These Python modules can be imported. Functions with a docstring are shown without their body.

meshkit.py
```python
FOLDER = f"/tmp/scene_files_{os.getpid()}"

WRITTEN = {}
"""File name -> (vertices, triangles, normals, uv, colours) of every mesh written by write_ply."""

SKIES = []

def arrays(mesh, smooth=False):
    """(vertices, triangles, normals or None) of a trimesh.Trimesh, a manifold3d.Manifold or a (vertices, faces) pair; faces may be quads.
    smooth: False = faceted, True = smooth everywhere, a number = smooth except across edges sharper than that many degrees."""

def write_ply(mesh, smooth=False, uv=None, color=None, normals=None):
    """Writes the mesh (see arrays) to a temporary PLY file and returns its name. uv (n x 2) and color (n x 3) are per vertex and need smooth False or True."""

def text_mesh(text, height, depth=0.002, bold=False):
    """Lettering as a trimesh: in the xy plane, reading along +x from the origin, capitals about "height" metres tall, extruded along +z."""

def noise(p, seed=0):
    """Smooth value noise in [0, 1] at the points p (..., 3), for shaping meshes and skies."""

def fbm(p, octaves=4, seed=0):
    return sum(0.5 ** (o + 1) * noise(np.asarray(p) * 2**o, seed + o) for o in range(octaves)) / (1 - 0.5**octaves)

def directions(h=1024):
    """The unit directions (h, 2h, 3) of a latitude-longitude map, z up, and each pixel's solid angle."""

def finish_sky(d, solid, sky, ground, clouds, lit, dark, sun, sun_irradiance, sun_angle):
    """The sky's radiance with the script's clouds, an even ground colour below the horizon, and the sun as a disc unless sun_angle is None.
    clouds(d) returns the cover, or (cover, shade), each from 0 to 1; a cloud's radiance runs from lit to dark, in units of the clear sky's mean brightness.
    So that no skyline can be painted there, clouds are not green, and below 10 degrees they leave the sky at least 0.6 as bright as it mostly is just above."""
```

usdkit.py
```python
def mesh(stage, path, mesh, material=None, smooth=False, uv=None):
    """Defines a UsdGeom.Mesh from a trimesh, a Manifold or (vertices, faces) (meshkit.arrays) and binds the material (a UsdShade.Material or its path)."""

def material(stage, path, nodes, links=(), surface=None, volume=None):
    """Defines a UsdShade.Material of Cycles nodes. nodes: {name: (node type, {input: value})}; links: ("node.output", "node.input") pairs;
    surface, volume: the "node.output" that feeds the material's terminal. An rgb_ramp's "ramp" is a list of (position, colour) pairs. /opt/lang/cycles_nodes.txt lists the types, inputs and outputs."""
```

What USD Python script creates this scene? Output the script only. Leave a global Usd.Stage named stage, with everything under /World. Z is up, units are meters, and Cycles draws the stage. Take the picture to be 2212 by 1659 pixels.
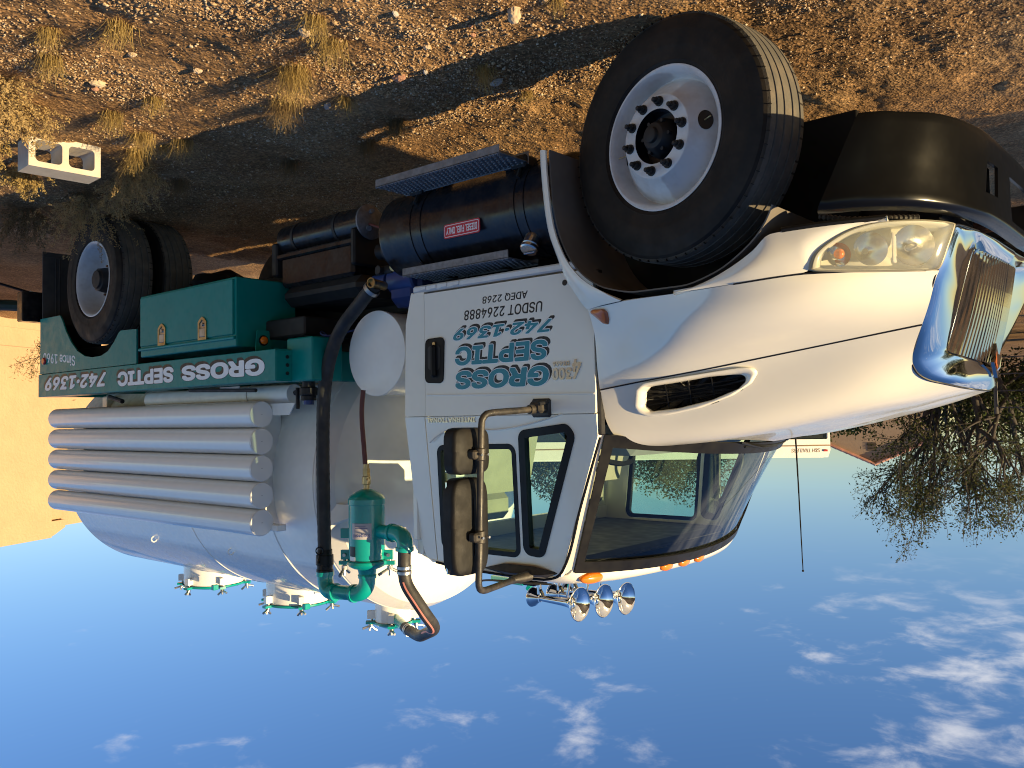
import math, random
import numpy as np, trimesh, usdkit, meshkit
from pxr import Usd, UsdGeom, UsdLux, UsdShade, Sdf, Gf, Vt
from shapely.geometry import Polygon, MultiPolygon, box as sbox, Point, LineString
from shapely import affinity, union_all
from scipy.interpolate import PchipInterpolator, CubicSpline, griddata

stage = Usd.Stage.CreateInMemory()
UsdGeom.SetStageUpAxis(stage, 'Z'); UsdGeom.SetStageMetersPerUnit(stage, 1.0)
UsdGeom.Xform.Define(stage, '/World'); UsdGeom.Scope.Define(stage, '/World/Looks')
PI = math.pi
V = lambda *a: np.array(a, float)

# ------------------------------------------------------------------ camera (the photograph was taken upside down: the camera is rolled by 180 degrees)
CAM = V(1.841, 4.198, 1.674); YAW, PITCH, ROLL, FPX = 0.860, -0.039, -0.016, 1861.96
fw = V(-math.cos(YAW) * math.cos(PITCH), -math.sin(YAW) * math.cos(PITCH), math.sin(PITCH))
rt = np.cross(fw, [0, 0, 1]); rt /= np.linalg.norm(rt); upv = np.cross(rt, fw)
r2 = rt * math.cos(ROLL) + upv * math.sin(ROLL); u2 = -rt * math.sin(ROLL) + upv * math.cos(ROLL)
cam = UsdGeom.Camera.Define(stage, '/World/camera')
m4 = Gf.Matrix4d(*(-r2), 0, *(-u2), 0, *(-fw), 0, *CAM, 1)
cam.AddTransformOp().Set(m4)
cam.CreateHorizontalApertureAttr(36.0); cam.CreateVerticalApertureAttr(27.0); cam.CreateFocalLengthAttr(36.0 * FPX / 2212)
cam.CreateClippingRangeAttr((0.05, 5000.0)); cam.CreateExposureAttr(0.85)

# ------------------------------------------------------------------ sun and sky
SUN_EL = math.radians(10.5); SUNH = V(0.990, -0.139)
sun_dir = V(SUNH[0] * math.cos(SUN_EL), SUNH[1] * math.cos(SUN_EL), math.sin(SUN_EL)); sun_dir /= np.linalg.norm(sun_dir)
sun = UsdLux.DistantLight.Define(stage, '/World/sun')
sun.CreateIntensityAttr(1.25); sun.CreateAngleAttr(0.53); sun.CreateNormalizeAttr(True); sun.CreateColorAttr(Gf.Vec3f(1.0, 0.76, 0.41))
z = sun_dir; x = np.cross([0, 0, 1], z); x /= np.linalg.norm(x); y = np.cross(z, x)
sun.AddTransformOp().Set(Gf.Matrix4d(*x, 0, *y, 0, *z, 0, 0, 0, 0, 1))
CLOUD_DIR = (0.10, -0.95, 0.30)
sky = UsdLux.DomeLight.Define(stage, '/World/sky'); sky.CreateIntensityAttr(1.0)
skym = usdkit.material(stage, '/World/Looks/sky_look', {
    'co': ('texture_coordinate', {}), 'sep': ('separate_xyz', {}),
    'zz': ('math', {'math_type': 'add', 'value2': 0.10}), 'zc': ('math', {'math_type': 'maximum', 'value2': 0.05}),
    'inv': ('math', {'math_type': 'divide', 'value1': 1.0}), 'pl': ('vector_math', {'math_type': 'scale'}),
    'n1': ('noise_texture', {'scale': 5.6, 'detail': 7.0, 'roughness': 0.58, 'distortion': 0.25}),
    'n2': ('noise_texture', {'scale': 0.9, 'detail': 2.0, 'roughness': 0.5}),
    'n3': ('noise_texture', {'scale': 1.6, 'detail': 5.0, 'roughness': 0.6}),
    'dn': ('vector_math', {'math_type': 'normalize'}),
    'dot': ('vector_math', {'math_type': 'dot_product', 'vector2': tuple(V(*CLOUD_DIR) / np.linalg.norm(CLOUD_DIR))}),
    'bias': ('map_range', {'from_min': 0.85, 'from_max': 0.985, 'to_min': -0.12, 'to_max': 0.17, 'clamp': True}),
    's1': ('math', {'math_type': 'add'}), 'k2': ('math', {'math_type': 'multiply_add', 'value2': 0.35, 'value3': -0.175}), 's2': ('math', {'math_type': 'add'}),
    'cov': ('map_range', {'range_type': 'smoothstep', 'from_min': 0.48, 'from_max': 0.80, 'to_min': 0.0, 'to_max': 0.75}),
    'lowz': ('map_range', {'range_type': 'smoothstep', 'from_min': 0.12, 'from_max': 0.26, 'to_min': 0.0, 'to_max': 1.0}),
    'covm': ('math', {'math_type': 'multiply'}),
    'sky': ('sky_texture', {'sky_type': 'single_scattering', 'sun_disc': False, 'sun_elevation': SUN_EL, 'sun_rotation': math.atan2(SUNH[0], SUNH[1]), 'air_density': 1.0, 'aerosol_density': 0.25, 'ozone_density': 2.0, 'altitude': 700.0}),
    'sat': ('hsv', {'saturation': 1.22, 'hue': 0.51}), 'wb': ('mix', {'mix_type': 'multiply', 'fac': 1.0, 'color2': (0.98, 0.96, 1.06)}),
    'mix': ('mix', {'color2': (5.4, 5.4, 5.6)}),
    'bg': ('background_shader', {'strength': 0.086})},
    [('co.generated', 'dn.vector1'), ('dn.vector', 'sep.vector'), ('sep.z', 'zz.value1'), ('zz.value', 'zc.value1'), ('zc.value', 'inv.value2'),
     ('dn.vector', 'pl.vector1'), ('inv.value', 'pl.scale'), ('pl.vector', 'n1.vector'), ('pl.vector', 'n2.vector'), ('dn.vector', 'dot.vector1'), ('dot.value', 'bias.value'),
     ('n1.fac', 's1.value1'), ('bias.result', 's1.value2'), ('n2.fac', 'k2.value1'), ('s1.value', 's2.value1'), ('k2.value', 's2.value2'), ('s2.value', 'cov.value'),
     ('sep.z', 'lowz.value'), ('cov.result', 'covm.value1'), ('lowz.result', 'covm.value2'),
     ('sky.color', 'sat.color'), ('sat.color', 'wb.color1'), ('wb.color', 'mix.color1'), ('covm.value', 'mix.fac'), ('mix.color', 'bg.color')], surface='bg.background')
UsdShade.MaterialBindingAPI.Apply(sky.GetPrim()).Bind(skym)
sky.GetPrim().SetCustomDataByKey('kind', 'structure')

# ------------------------------------------------------------------ helpers
used = {}
def numbered(path):
    n = used.get(path, -1) + 1; used[path] = n
    return path if n == 0 else f'{path}_{n:03d}'
def tag(p, label=None, cat=None, group=None, kind=None):
    p = p.GetPrim() if hasattr(p, 'GetPrim') else p
    for k, v in (('label', label), ('category', cat), ('group', group), ('kind', kind)):
        if v: p.SetCustomDataByKey(k, v)
    return p
def thing(name, label, cat, loc=(0, 0, 0), rot=0.0, group=None):
    xf = UsdGeom.Xform.Define(stage, numbered('/World/' + name))
    xf.AddTranslateOp().Set(Gf.Vec3d(*map(float, loc))); xf.AddRotateZOp().Set(float(rot))
    tag(xf, label, cat, group); return str(xf.GetPath())
def group_part(parent, name, label=None):
    xf = UsdGeom.Xform.Define(stage, numbered(parent + '/' + name)); tag(xf, label); return str(xf.GetPath())
SPLIT = {'handrail', 'horn_post', 'brace_rod', 'battery_bracket', 'filter_bracket', 'hinge_bracket', 'hinge_bump', 'bolt_hole', 'tow_hook_tube', 'step_bracket', 'tank_saddle', 'strap_bolt', 'air_tank_band', 'flap_rib', 'sun_visor', 'pipe_rack', 'pipe_collar'}
def obj(name, mesh, mat, parent='/World', smooth=35, label=None, cat=None, group=None, kind=None):
    if name in SPLIT and isinstance(mesh, list):
        for m in mesh: r = obj(name, m, mat, parent, smooth, label)
        return r
    if isinstance(mesh, list): mesh = cat_(mesh)
    p = usdkit.mesh(stage, numbered(parent + '/' + name), mesh, L[mat], smooth=smooth)
    tag(p, label, cat, group, kind); return str(p.GetPath())
def cat_(ms):
    out = []
    for m in ms:
        if m is None: continue
        v, f, _ = meshkit.arrays(m, False); out.append(trimesh.Trimesh(v, f, process=False))
    return trimesh.util.concatenate(out)
def tm(v, f): return trimesh.Trimesh(np.asarray(v, float), np.asarray(f, int), process=False)
def bx(lo, hi, b=0.004):
    lo, hi = np.minimum(lo, hi).astype(float), np.maximum(lo, hi).astype(float); b = min(b, *(0.45 * (hi - lo)))
    P = []
    for c in np.ndindex(2, 2, 2):
        base = np.where(c, hi, lo); s = np.where(c, -1, 1) * b
        for k in range(3):
            q = base + s; q[k] = base[k]; P.append(q)
    return trimesh.convex.convex_hull(np.array(P))
def frame_of(d):
    d = np.asarray(d, float); d = d / np.linalg.norm(d)
    a = np.cross(d, [0, 0, 1.0]) if abs(d[2]) < 0.95 else np.cross(d, [1.0, 0, 0])
    a /= np.linalg.norm(a); return d, a, np.cross(d, a)
def rev(profile, c, axis, n=48, close=False):
    """profile: (t along the axis, radius)."""
    d, a, b = frame_of(axis); pr = np.array(profile, float); ang = np.arange(n) * 2 * PI / n
    v = np.asarray(c, float) + pr[:, None, 0:1] * d + pr[:, None, 1:2] * (np.cos(ang)[None, :, None] * a + np.sin(ang)[None, :, None] * b)
    k = len(pr); i, j = np.meshgrid(np.arange(k if close else k - 1), np.arange(n), indexing='ij'); i2 = (i + 1) % k
    q = np.stack([i * n + j, i * n + (j + 1) % n, i2 * n + (j + 1) % n, i2 * n + j], -1).reshape(-1, 4)
    f = np.vstack([q[:, [0, 2, 1]], q[:, [0, 3, 2]]])
    return tm(v.reshape(-1, 3), f)
def cyl(p0, p1, r, n=20, b=0.0, r1=None):
    p0, p1 = np.asarray(p0, float), np.asarray(p1, float); h = np.linalg.norm(p1 - p0); r1 = r if r1 is None else r1
    pr = [(0, 1e-5), (0, r), (h, r1), (h, 1e-5)] if not b else [(0, 1e-5), (0, r - b), (b, r), (h - b, r1), (h, r1 - b), (h, 1e-5)]
    return rev(pr, p0, p1 - p0, n)
def spline(pts, n):
    pts = np.asarray(pts, float); t = np.r_[0, np.cumsum(np.linalg.norm(np.diff(pts, axis=0), axis=1))]
    return CubicSpline(t, pts, bc_type='natural')(np.linspace(0, t[-1], n))
def pch(pts, n):
    pts = np.asarray(pts, float); t = np.r_[0, np.cumsum(np.maximum(np.linalg.norm(np.diff(pts, axis=0), axis=1), 1e-6))]
    return PchipInterpolator(t, pts)(np.linspace(0, t[-1], n))
def tube(pts, r, n=10, caps=True):
    p = np.asarray(pts, float); t = np.gradient(p, axis=0); t /= np.linalg.norm(t, axis=1, keepdims=True) + 1e-12
    r = np.broadcast_to(r, (len(p),)); a = frame_of(t[0])[1]; rows = []
    ang = np.arange(n) * 2 * PI / n
    for i in range(len(p)):
        a = a - t[i] * (a @ t[i]); a /= np.linalg.norm(a); b = np.cross(t[i], a)
        rows.append(p[i] + r[i] * (np.cos(ang)[:, None] * a + np.sin(ang)[:, None] * b))
    v = np.vstack(rows + ([p[:1], p[-1:]] if caps else [])); k = len(p)
    i, j = np.meshgrid(np.arange(k - 1), np.arange(n), indexing='ij')
    q = np.stack([i * n + j, i * n + (j + 1) % n, (i + 1) * n + (j + 1) % n, (i + 1) * n + j], -1).reshape(-1, 4)
    f = [q[:, [0, 1, 2]], q[:, [0, 2, 3]]]
    if caps:
        jj = np.arange(n); f += [np.stack([np.full(n, k * n), (jj + 1) % n, jj], 1), np.stack([np.full(n, k * n + 1), (k - 1) * n + jj, (k - 1) * n + (jj + 1) % n], 1)]
    return tm(v, np.vstack(f))
def grid(P, thick=0.0, keep=None):
    """A sheet from an (m, n, 3) array of points; thick > 0 gives it a back and rims. keep: (m-1, n-1) mask of the cells that exist."""
    P = np.asarray(P, float); m, n = P.shape[:2]
    i, j = np.meshgrid(np.arange(m - 1), np.arange(n - 1), indexing='ij')
    q = np.stack([i * n + j, i * n + j + 1, (i + 1) * n + j + 1, (i + 1) * n + j], -1)
    q = q[keep] if keep is not None else q.reshape(-1, 4)
    f = np.vstack([q[:, [0, 1, 2]], q[:, [0, 2, 3]]]); v = P.reshape(-1, 3)
    if not thick: return tm(v, f)
    nn = np.zeros_like(v); fn = np.cross(v[f[:, 1]] - v[f[:, 0]], v[f[:, 2]] - v[f[:, 0]])
    for k in range(3): np.add.at(nn, f[:, k], fn)
    nn /= np.linalg.norm(nn, axis=1, keepdims=True) + 1e-12
    N = len(v); w = np.vstack([v, v - nn * thick]); e = {}
    for t in f:
        for a, b in ((t[0], t[1]), (t[1], t[2]), (t[2], t[0])): e[(a, b)] = 1
    rim = [(a, b) for a, b in e if (b, a) not in e]
    rf = [x for a, b in rim for x in ((b, a, a + N), (b, a + N, b + N))]
    return tm(w, np.vstack([f, f[:, ::-1] + N, np.array(rf, int)]))
def loft(curves, nu, nv, lin=False, cubic=False):
    C = np.stack([(spline if cubic else pch)(c, nu) for c in curves], 1); out = []
    for row in C:
        if lin:
            t = np.linspace(0, 1, len(row)); out.append(np.stack([np.interp(np.linspace(0, 1, nv), t, row[:, k]) for k in range(3)], 1))
        else: out.append((spline if cubic else pch)(row, nv))
    return np.array(out)
def ext(poly, o, ex, ey, depth):
    ex, ey = np.asarray(ex, float), np.asarray(ey, float); ez = np.cross(ex, ey); ez /= np.linalg.norm(ez); out = []
    for g in getattr(poly, 'geoms', [poly]):
        if g.is_empty or g.area < 1e-9 or g.geom_type != 'Polygon': continue
        m = trimesh.creation.extrude_polygon(g, depth, engine='earcut'); v = m.vertices
        out.append(tm(np.asarray(o, float) + v[:, :1] * ex + v[:, 1:2] * ey + v[:, 2:3] * ez, m.faces))
    return cat_(out)
def extY(poly, y, depth):
    """poly in (x, z); the sheet's outer face stands at y and it goes back by depth."""
    return ext(affinity.scale(poly, -1, 1, origin=(0, 0)), (0, y - depth, 0), (-1, 0, 0), (0, 0, 1), depth)
def rpoly(pts, r=0.03):
    p = Polygon(pts); return p.buffer(-r).buffer(r, quad_segs=6)
TXT = {}
def textpoly(s, bold=0.0, shear=0.0):
    if (s, bold, shear) not in TXT:
        m = meshkit.text_mesh(s, 1.0, 0.1, bold=False); f = m.faces[(m.face_normals[:, 2] > 0.9)]
        g = union_all([Polygon(m.vertices[t][:, :2]) for t in f if True]).buffer(0.002)
        if bold: g = g.buffer(bold, join_style=2, mitre_limit=2)
        g = affinity.skew(g, xs=shear, origin=(0, 0)) if shear else g
        x0, y0, x1, y1 = g.bounds; TXT[(s, bold, shear)] = affinity.translate(g, -x0, -y0)
    return TXT[(s, bold, shear)]
def fit(g, w, h):
    x0, y0, x1, y1 = g.bounds; return affinity.scale(g, w / (x1 - x0), h / (y1 - y0), origin=(0, 0))

def both(name, m, mat_, parent, **k):
    a = obj(name, m, mat_, parent, **k); obj(name, mirror(m), mat_, parent, **k); return a
# ------------------------------------------------------------------ materials
L = {}
def mat(name, nodes, links, surface='p.BSDF'):
    L[name] = usdkit.material(stage, '/World/Looks/' + name, nodes, links, surface=surface)
def plain(name, col, rough=0.5, metal=0.0, var=0.12, scale=6.0, bump=0.0, bscale=60.0, coat=0.0, spec=0.5, dust=None, dscale=2.5, damt=0.3, rvar=0.12, dfrom=0.45):
    a = tuple(c * (1 - var) for c in col); b = tuple(min(1, c * (1 + var)) for c in col)
    nodes = {'co': ('texture_coordinate', {}), 'n': ('noise_texture', {'scale': scale, 'detail': 5.0, 'roughness': 0.6}), 'r': ('rgb_ramp', {'ramp': [(0.3, a), (0.7, b)]}),
             'rr': ('map_range', {'from_min': 0.3, 'from_max': 0.7, 'to_min': max(0.02, rough - rvar), 'to_max': min(1, rough + rvar)}), 'n2': ('noise_texture', {'scale': scale * 2.3, 'detail': 4.0}),
             'p': ('principled_bsdf', {'metallic': metal, 'coat_weight': coat, 'specular_ior_level': spec})}
    links = [('co.object', 'n.vector'), ('co.object', 'n2.vector'), ('n.fac', 'r.fac'), ('n2.fac', 'rr.value'), ('rr.result', 'p.roughness')]
    src = 'r.color'
    if dust:
        nodes['dn'] = ('noise_texture', {'scale': dscale, 'detail': 8.0, 'roughness': 0.7}); nodes['dm'] = ('map_range', {'from_min': dfrom, 'from_max': max(.72, dfrom + .06), 'to_min': 0.0, 'to_max': damt, 'clamp': True})
        nodes['dx'] = ('mix', {'color2': dust}); links += [('co.object', 'dn.vector'), ('dn.fac', 'dm.value'), ('dm.result', 'dx.fac'), (src, 'dx.color1')]; src = 'dx.color'
    links.append((src, 'p.base_color'))
    if bump:
        nodes['bn'] = ('noise_texture', {'scale': bscale, 'detail': 4.0}); nodes['b'] = ('bump', {'strength': 1.0, 'distance': bump})
        links += [('co.object', 'bn.vector'), ('bn.fac', 'b.height'), ('b.normal', 'p.normal')]
    mat(name, nodes, links)
plain('white_paint', (0.83, 0.78, 0.665), 0.22, coat=0.4, var=0.02, dust=(0.55, 0.46, 0.36), damt=0.10, dscale=3.0, rvar=0.05)
plain('white_dusty', (0.72, 0.70, 0.66), 0.42, var=0.04, dust=(0.45, 0.36, 0.27), damt=0.35, dscale=5.0)
plain('tank_white', (0.83, 0.795, 0.72), 0.28, coat=0.3, var=0.02, dust=(0.5, 0.42, 0.33), damt=0.05, dscale=1.6, bump=0.0004, bscale=2.2)
plain('pipe_white', (0.76, 0.74, 0.69), 0.22, var=0.01, coat=0.3, rvar=0.03)
plain('teal_paint', (0.0015, 0.21, 0.18), 0.34, spec=0.22, coat=0.06, var=0.06, dust=(0.16, 0.17, 0.11), damt=0.07, dscale=3.5)
plain('teal_bright', (0.002, 0.29, 0.25), 0.26, coat=0.4, var=0.05)
plain('black_plastic', (0.010, 0.0095, 0.009), 0.4, var=0.1, spec=0.2)
plain('bumper_black', (0.0045, 0.0044, 0.0042), 0.20, var=0.05, rvar=0.02, spec=0.22, dust=(0.30, 0.26, 0.21), damt=0.5, dscale=70, dfrom=0.70)
plain('flap_rubber', (0.05, 0.043, 0.036), 0.8, var=0.2, dust=(0.13, 0.10, 0.07), damt=0.5, dscale=5)
plain('mirror_plastic', (0.009, 0.0085, 0.008), 0.6, spec=0.3, var=0.12, bump=0.001, bscale=300, dust=(0.10, 0.08, 0.06), damt=0.12, dscale=8)
plain('tube_black', (0.022, 0.020, 0.018), 0.48, var=0.15, bump=0.0006, bscale=250, dust=(0.2, 0.16, 0.11), damt=0.35, dscale=10)
plain('black_paint', (0.006, 0.006, 0.008), 0.26, var=0.2, dust=(0.07, 0.05, 0.038), damt=0.22, dscale=4.0)
plain('dark_metal', (0.008, 0.0075, 0.0075), 0.6, var=0.3, dust=(0.045, 0.034, 0.026), damt=0.3, dscale=5.0)
plain('grey_liner', (0.13, 0.115, 0.10), 0.75, var=0.15, dust=(0.2, 0.15, 0.1), damt=0.4)
plain('rubber', (0.008, 0.0065, 0.0055), 0.62, spec=0.28, var=0.2, dust=(0.05, 0.034, 0.022), damt=0.35, dscale=6.0, bump=0.0008, bscale=120)
plain('tread_rubber', (0.085, 0.078, 0.068), 0.85, var=0.2, dust=(0.22, 0.17, 0.12), damt=0.5, dscale=8.0, bump=0.0015, bscale=90)
plain('hose_rubber', (0.022, 0.021, 0.02), 0.6, var=0.2, dust=(0.13, 0.10, 0.08), damt=0.3, dscale=12, bump=0.001, bscale=140)
plain('rim_white', (0.62, 0.61, 0.60), 0.38, var=0.06, dust=(0.30, 0.22, 0.15), damt=0.40, dscale=7.0)
plain('reflector_chrome', (0.90, 0.88, 0.80), 0.20, metal=1.0, var=0.01, rvar=0.02)
plain('chrome', (0.84, 0.81, 0.75), 0.055, metal=1.0, var=0.01, rvar=0.02)
plain('horn_chrome', (0.88, 0.87, 0.84), 0.05, metal=1.0, var=0.01, rvar=0.02)
plain('dull_chrome', (0.60, 0.59, 0.57), 0.22, metal=1.0, var=0.05, rvar=0.06)
plain('lens_edge', (0.30, 0.27, 0.19), 0.35, var=0.05)
plain('lamp_silver', (0.80, 0.79, 0.72), 0.30, var=0.02, coat=0.6)
plain('steel', (0.50, 0.48, 0.45), 0.38, metal=1.0, var=0.12)
plain('step_metal', (0.20, 0.20, 0.21), 0.55, metal=0.6, var=0.3, scale=30, dust=(0.2, 0.16, 0.12), damt=0.35, dscale=18)
plain('brass', (0.55, 0.40, 0.20), 0.35, metal=1.0, var=0.15)
plain('amber', (0.85, 0.20, 0.01), 0.15, var=0.08, coat=0.5)
plain('amber_dark', (0.42, 0.11, 0.03), 0.2, var=0.1, coat=0.5)
plain('red_lens', (0.45, 0.02, 0.02), 0.18, var=0.1, coat=0.5)
plain('red_sticker', (0.55, 0.03, 0.05), 0.4, var=0.05)
plain('red_hose', (0.13, 0.035, 0.028), 0.5, var=0.15)
plain('hose_stripe', (0.62, 0.24, 0.19), 0.6, var=0.1)
plain('decal_teal', (0.015, 0.22, 0.26), 0.35, var=0.03)
plain('decal_black', (0.012, 0.011, 0.011), 0.4, var=0.05)
plain('decal_white', (0.80, 0.80, 0.78), 0.4, var=0.02)
plain('decal_grey', (0.45, 0.42, 0.42), 0.5, var=0.1)
plain('decal_blue', (0.03, 0.05, 0.20), 0.4)
plain('blue_paint', (0.02, 0.045, 0.16), 0.4, var=0.2)
plain('cloth_dark', (0.045, 0.045, 0.045), 0.9, var=0.2, bump=0.002, bscale=80)
plain('cloth_beige', (0.34, 0.31, 0.24), 0.9, var=0.12, bump=0.002, bscale=80)
plain('cloth_grey', (0.22, 0.22, 0.20), 0.8, var=0.1)
plain('dash_plastic', (0.05, 0.05, 0.048), 0.6, var=0.1)
plain('concrete', (0.50, 0.45, 0.38), 0.9, var=0.10, scale=14, bump=0.002, bscale=180)
plain('stucco', (0.47, 0.315, 0.185), 0.92, var=0.06, scale=3, bump=0.012, bscale=22, dust=(0.5, 0.35, 0.2), damt=0.2, dscale=0.8)
plain('house_stucco', (0.36, 0.26, 0.18), 0.9, var=0.06, bump=0.006, bscale=20)
plain('clay_tile', (0.52, 0.26, 0.19), 0.8, var=0.25, scale=3)
plain('trailer_white', (0.80, 0.79, 0.74), 0.35, var=0.03)
plain('dark_glass', (0.02, 0.022, 0.025), 0.08, var=0.05)
plain('bark', (0.055, 0.045, 0.038), 0.9, var=0.3, scale=20, bump=0.006, bscale=60)
plain('pale_bark', (0.16, 0.12, 0.085), 0.9, var=0.3, scale=20, bump=0.004, bscale=60)
plain('stone_tan', (0.50, 0.38, 0.26), 0.85, var=0.2, scale=12, bump=0.004, bscale=50)
plain('stone_grey', (0.40, 0.37, 0.34), 0.85, var=0.2, scale=12, bump=0.004, bscale=50)
plain('stone_red', (0.38, 0.20, 0.13), 0.85, var=0.2, scale=12, bump=0.004, bscale=50)
plain('pebble_a', (0.46, 0.31, 0.165), 0.85, var=0.3, scale=3)
plain('pebble_b', (0.30, 0.185, 0.095), 0.9, var=0.3, scale=3)
plain('pebble_c', (0.58, 0.46, 0.31), 0.8, var=0.3, scale=3)
plain('fence_wood', (0.10, 0.075, 0.055), 0.9, var=0.3)
plain('wire', (0.06, 0.05, 0.042), 0.6)
plain('rust', (0.16, 0.07, 0.035), 0.8, var=0.35, scale=14)
plain('green_metal', (0.02, 0.05, 0.035), 0.5, var=0.2)
plain('far_dirt', (0.30, 0.20, 0.12), 0.95, var=0.3, scale=0.7, bump=0.03, bscale=3)
def leaf(name, col, trans=0.35, var=0.35):
    a = tuple(c * (1 - var) for c in col); b = tuple(c * (1 + var) for c in col)
    mat(name, {'g': ('geometry', {}), 'r': ('rgb_ramp', {'ramp': [(0, a), (1, b)]}), 'd': ('principled_bsdf', {'roughness': 0.6, 'specular_ior_level': 0.3}), 't': ('translucent_bsdf', {}), 'm': ('mix_closure', {'fac': trans})},
        [('g.random_per_island', 'r.fac'), ('r.color', 'd.base_color'), ('r.color', 't.color'), ('d.BSDF', 'm.closure1'), ('t.BSDF', 'm.closure2')], 'm.closure')
leaf('leaf_dark', (0.055, 0.062, 0.022)); leaf('leaf_olive', (0.17, 0.165, 0.05), 0.45); leaf('leaf_brown', (0.12, 0.075, 0.03)); leaf('leaf_green', (0.10, 0.135, 0.035), 0.45)
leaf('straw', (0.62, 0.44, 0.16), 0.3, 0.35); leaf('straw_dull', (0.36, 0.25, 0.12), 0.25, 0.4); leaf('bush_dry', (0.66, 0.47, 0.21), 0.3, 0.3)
def pane(name, tint, ior=1.5, rough=0.0):
    mat(name, {'geo': ('geometry', {}), 'io': ('math', {'math_type': 'multiply_add', 'value2': 1 / ior - ior, 'value3': ior}), 't': ('transparent_bsdf', {'color': tint}), 'g': ('glossy_bsdf', {'color': (1, 1, 1), 'roughness': rough}), 'f': ('fresnel', {}), 'm': ('mix_closure', {})},
        [('geo.backfacing', 'io.value1'), ('io.value', 'f.IOR'), ('f.fac', 'm.fac'), ('t.BSDF', 'm.closure1'), ('g.BSDF', 'm.closure2')], 'm.closure')
pane('glass', (0.78, 0.90, 0.86)); mat('lens', {'geo': ('geometry', {}), 'io': ('math', {'math_type': 'multiply_add', 'value2': 1 / 1.45 - 1.45, 'value3': 1.45}), 't': ('transparent_bsdf', {'color': (0.95, 0.94, 0.86)}), 'g': ('glossy_bsdf', {'color': (1, 1, 1), 'roughness': 0.09}), 'f': ('fresnel', {}), 'd': ('diffuse_bsdf', {'color': (0.88, 0.84, 0.64)}), 'm0': ('mix_closure', {'fac': 0.19}), 'm': ('mix_closure', {})},
    [('geo.backfacing', 'io.value1'), ('io.value', 'f.IOR'), ('t.BSDF', 'm0.closure1'), ('d.BSDF', 'm0.closure2'), ('f.fac', 'm.fac'), ('m0.closure', 'm.closure1'), ('g.BSDF', 'm.closure2')], 'm.closure'); pane('side_glass', (0.76, 0.89, 0.80))
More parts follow.
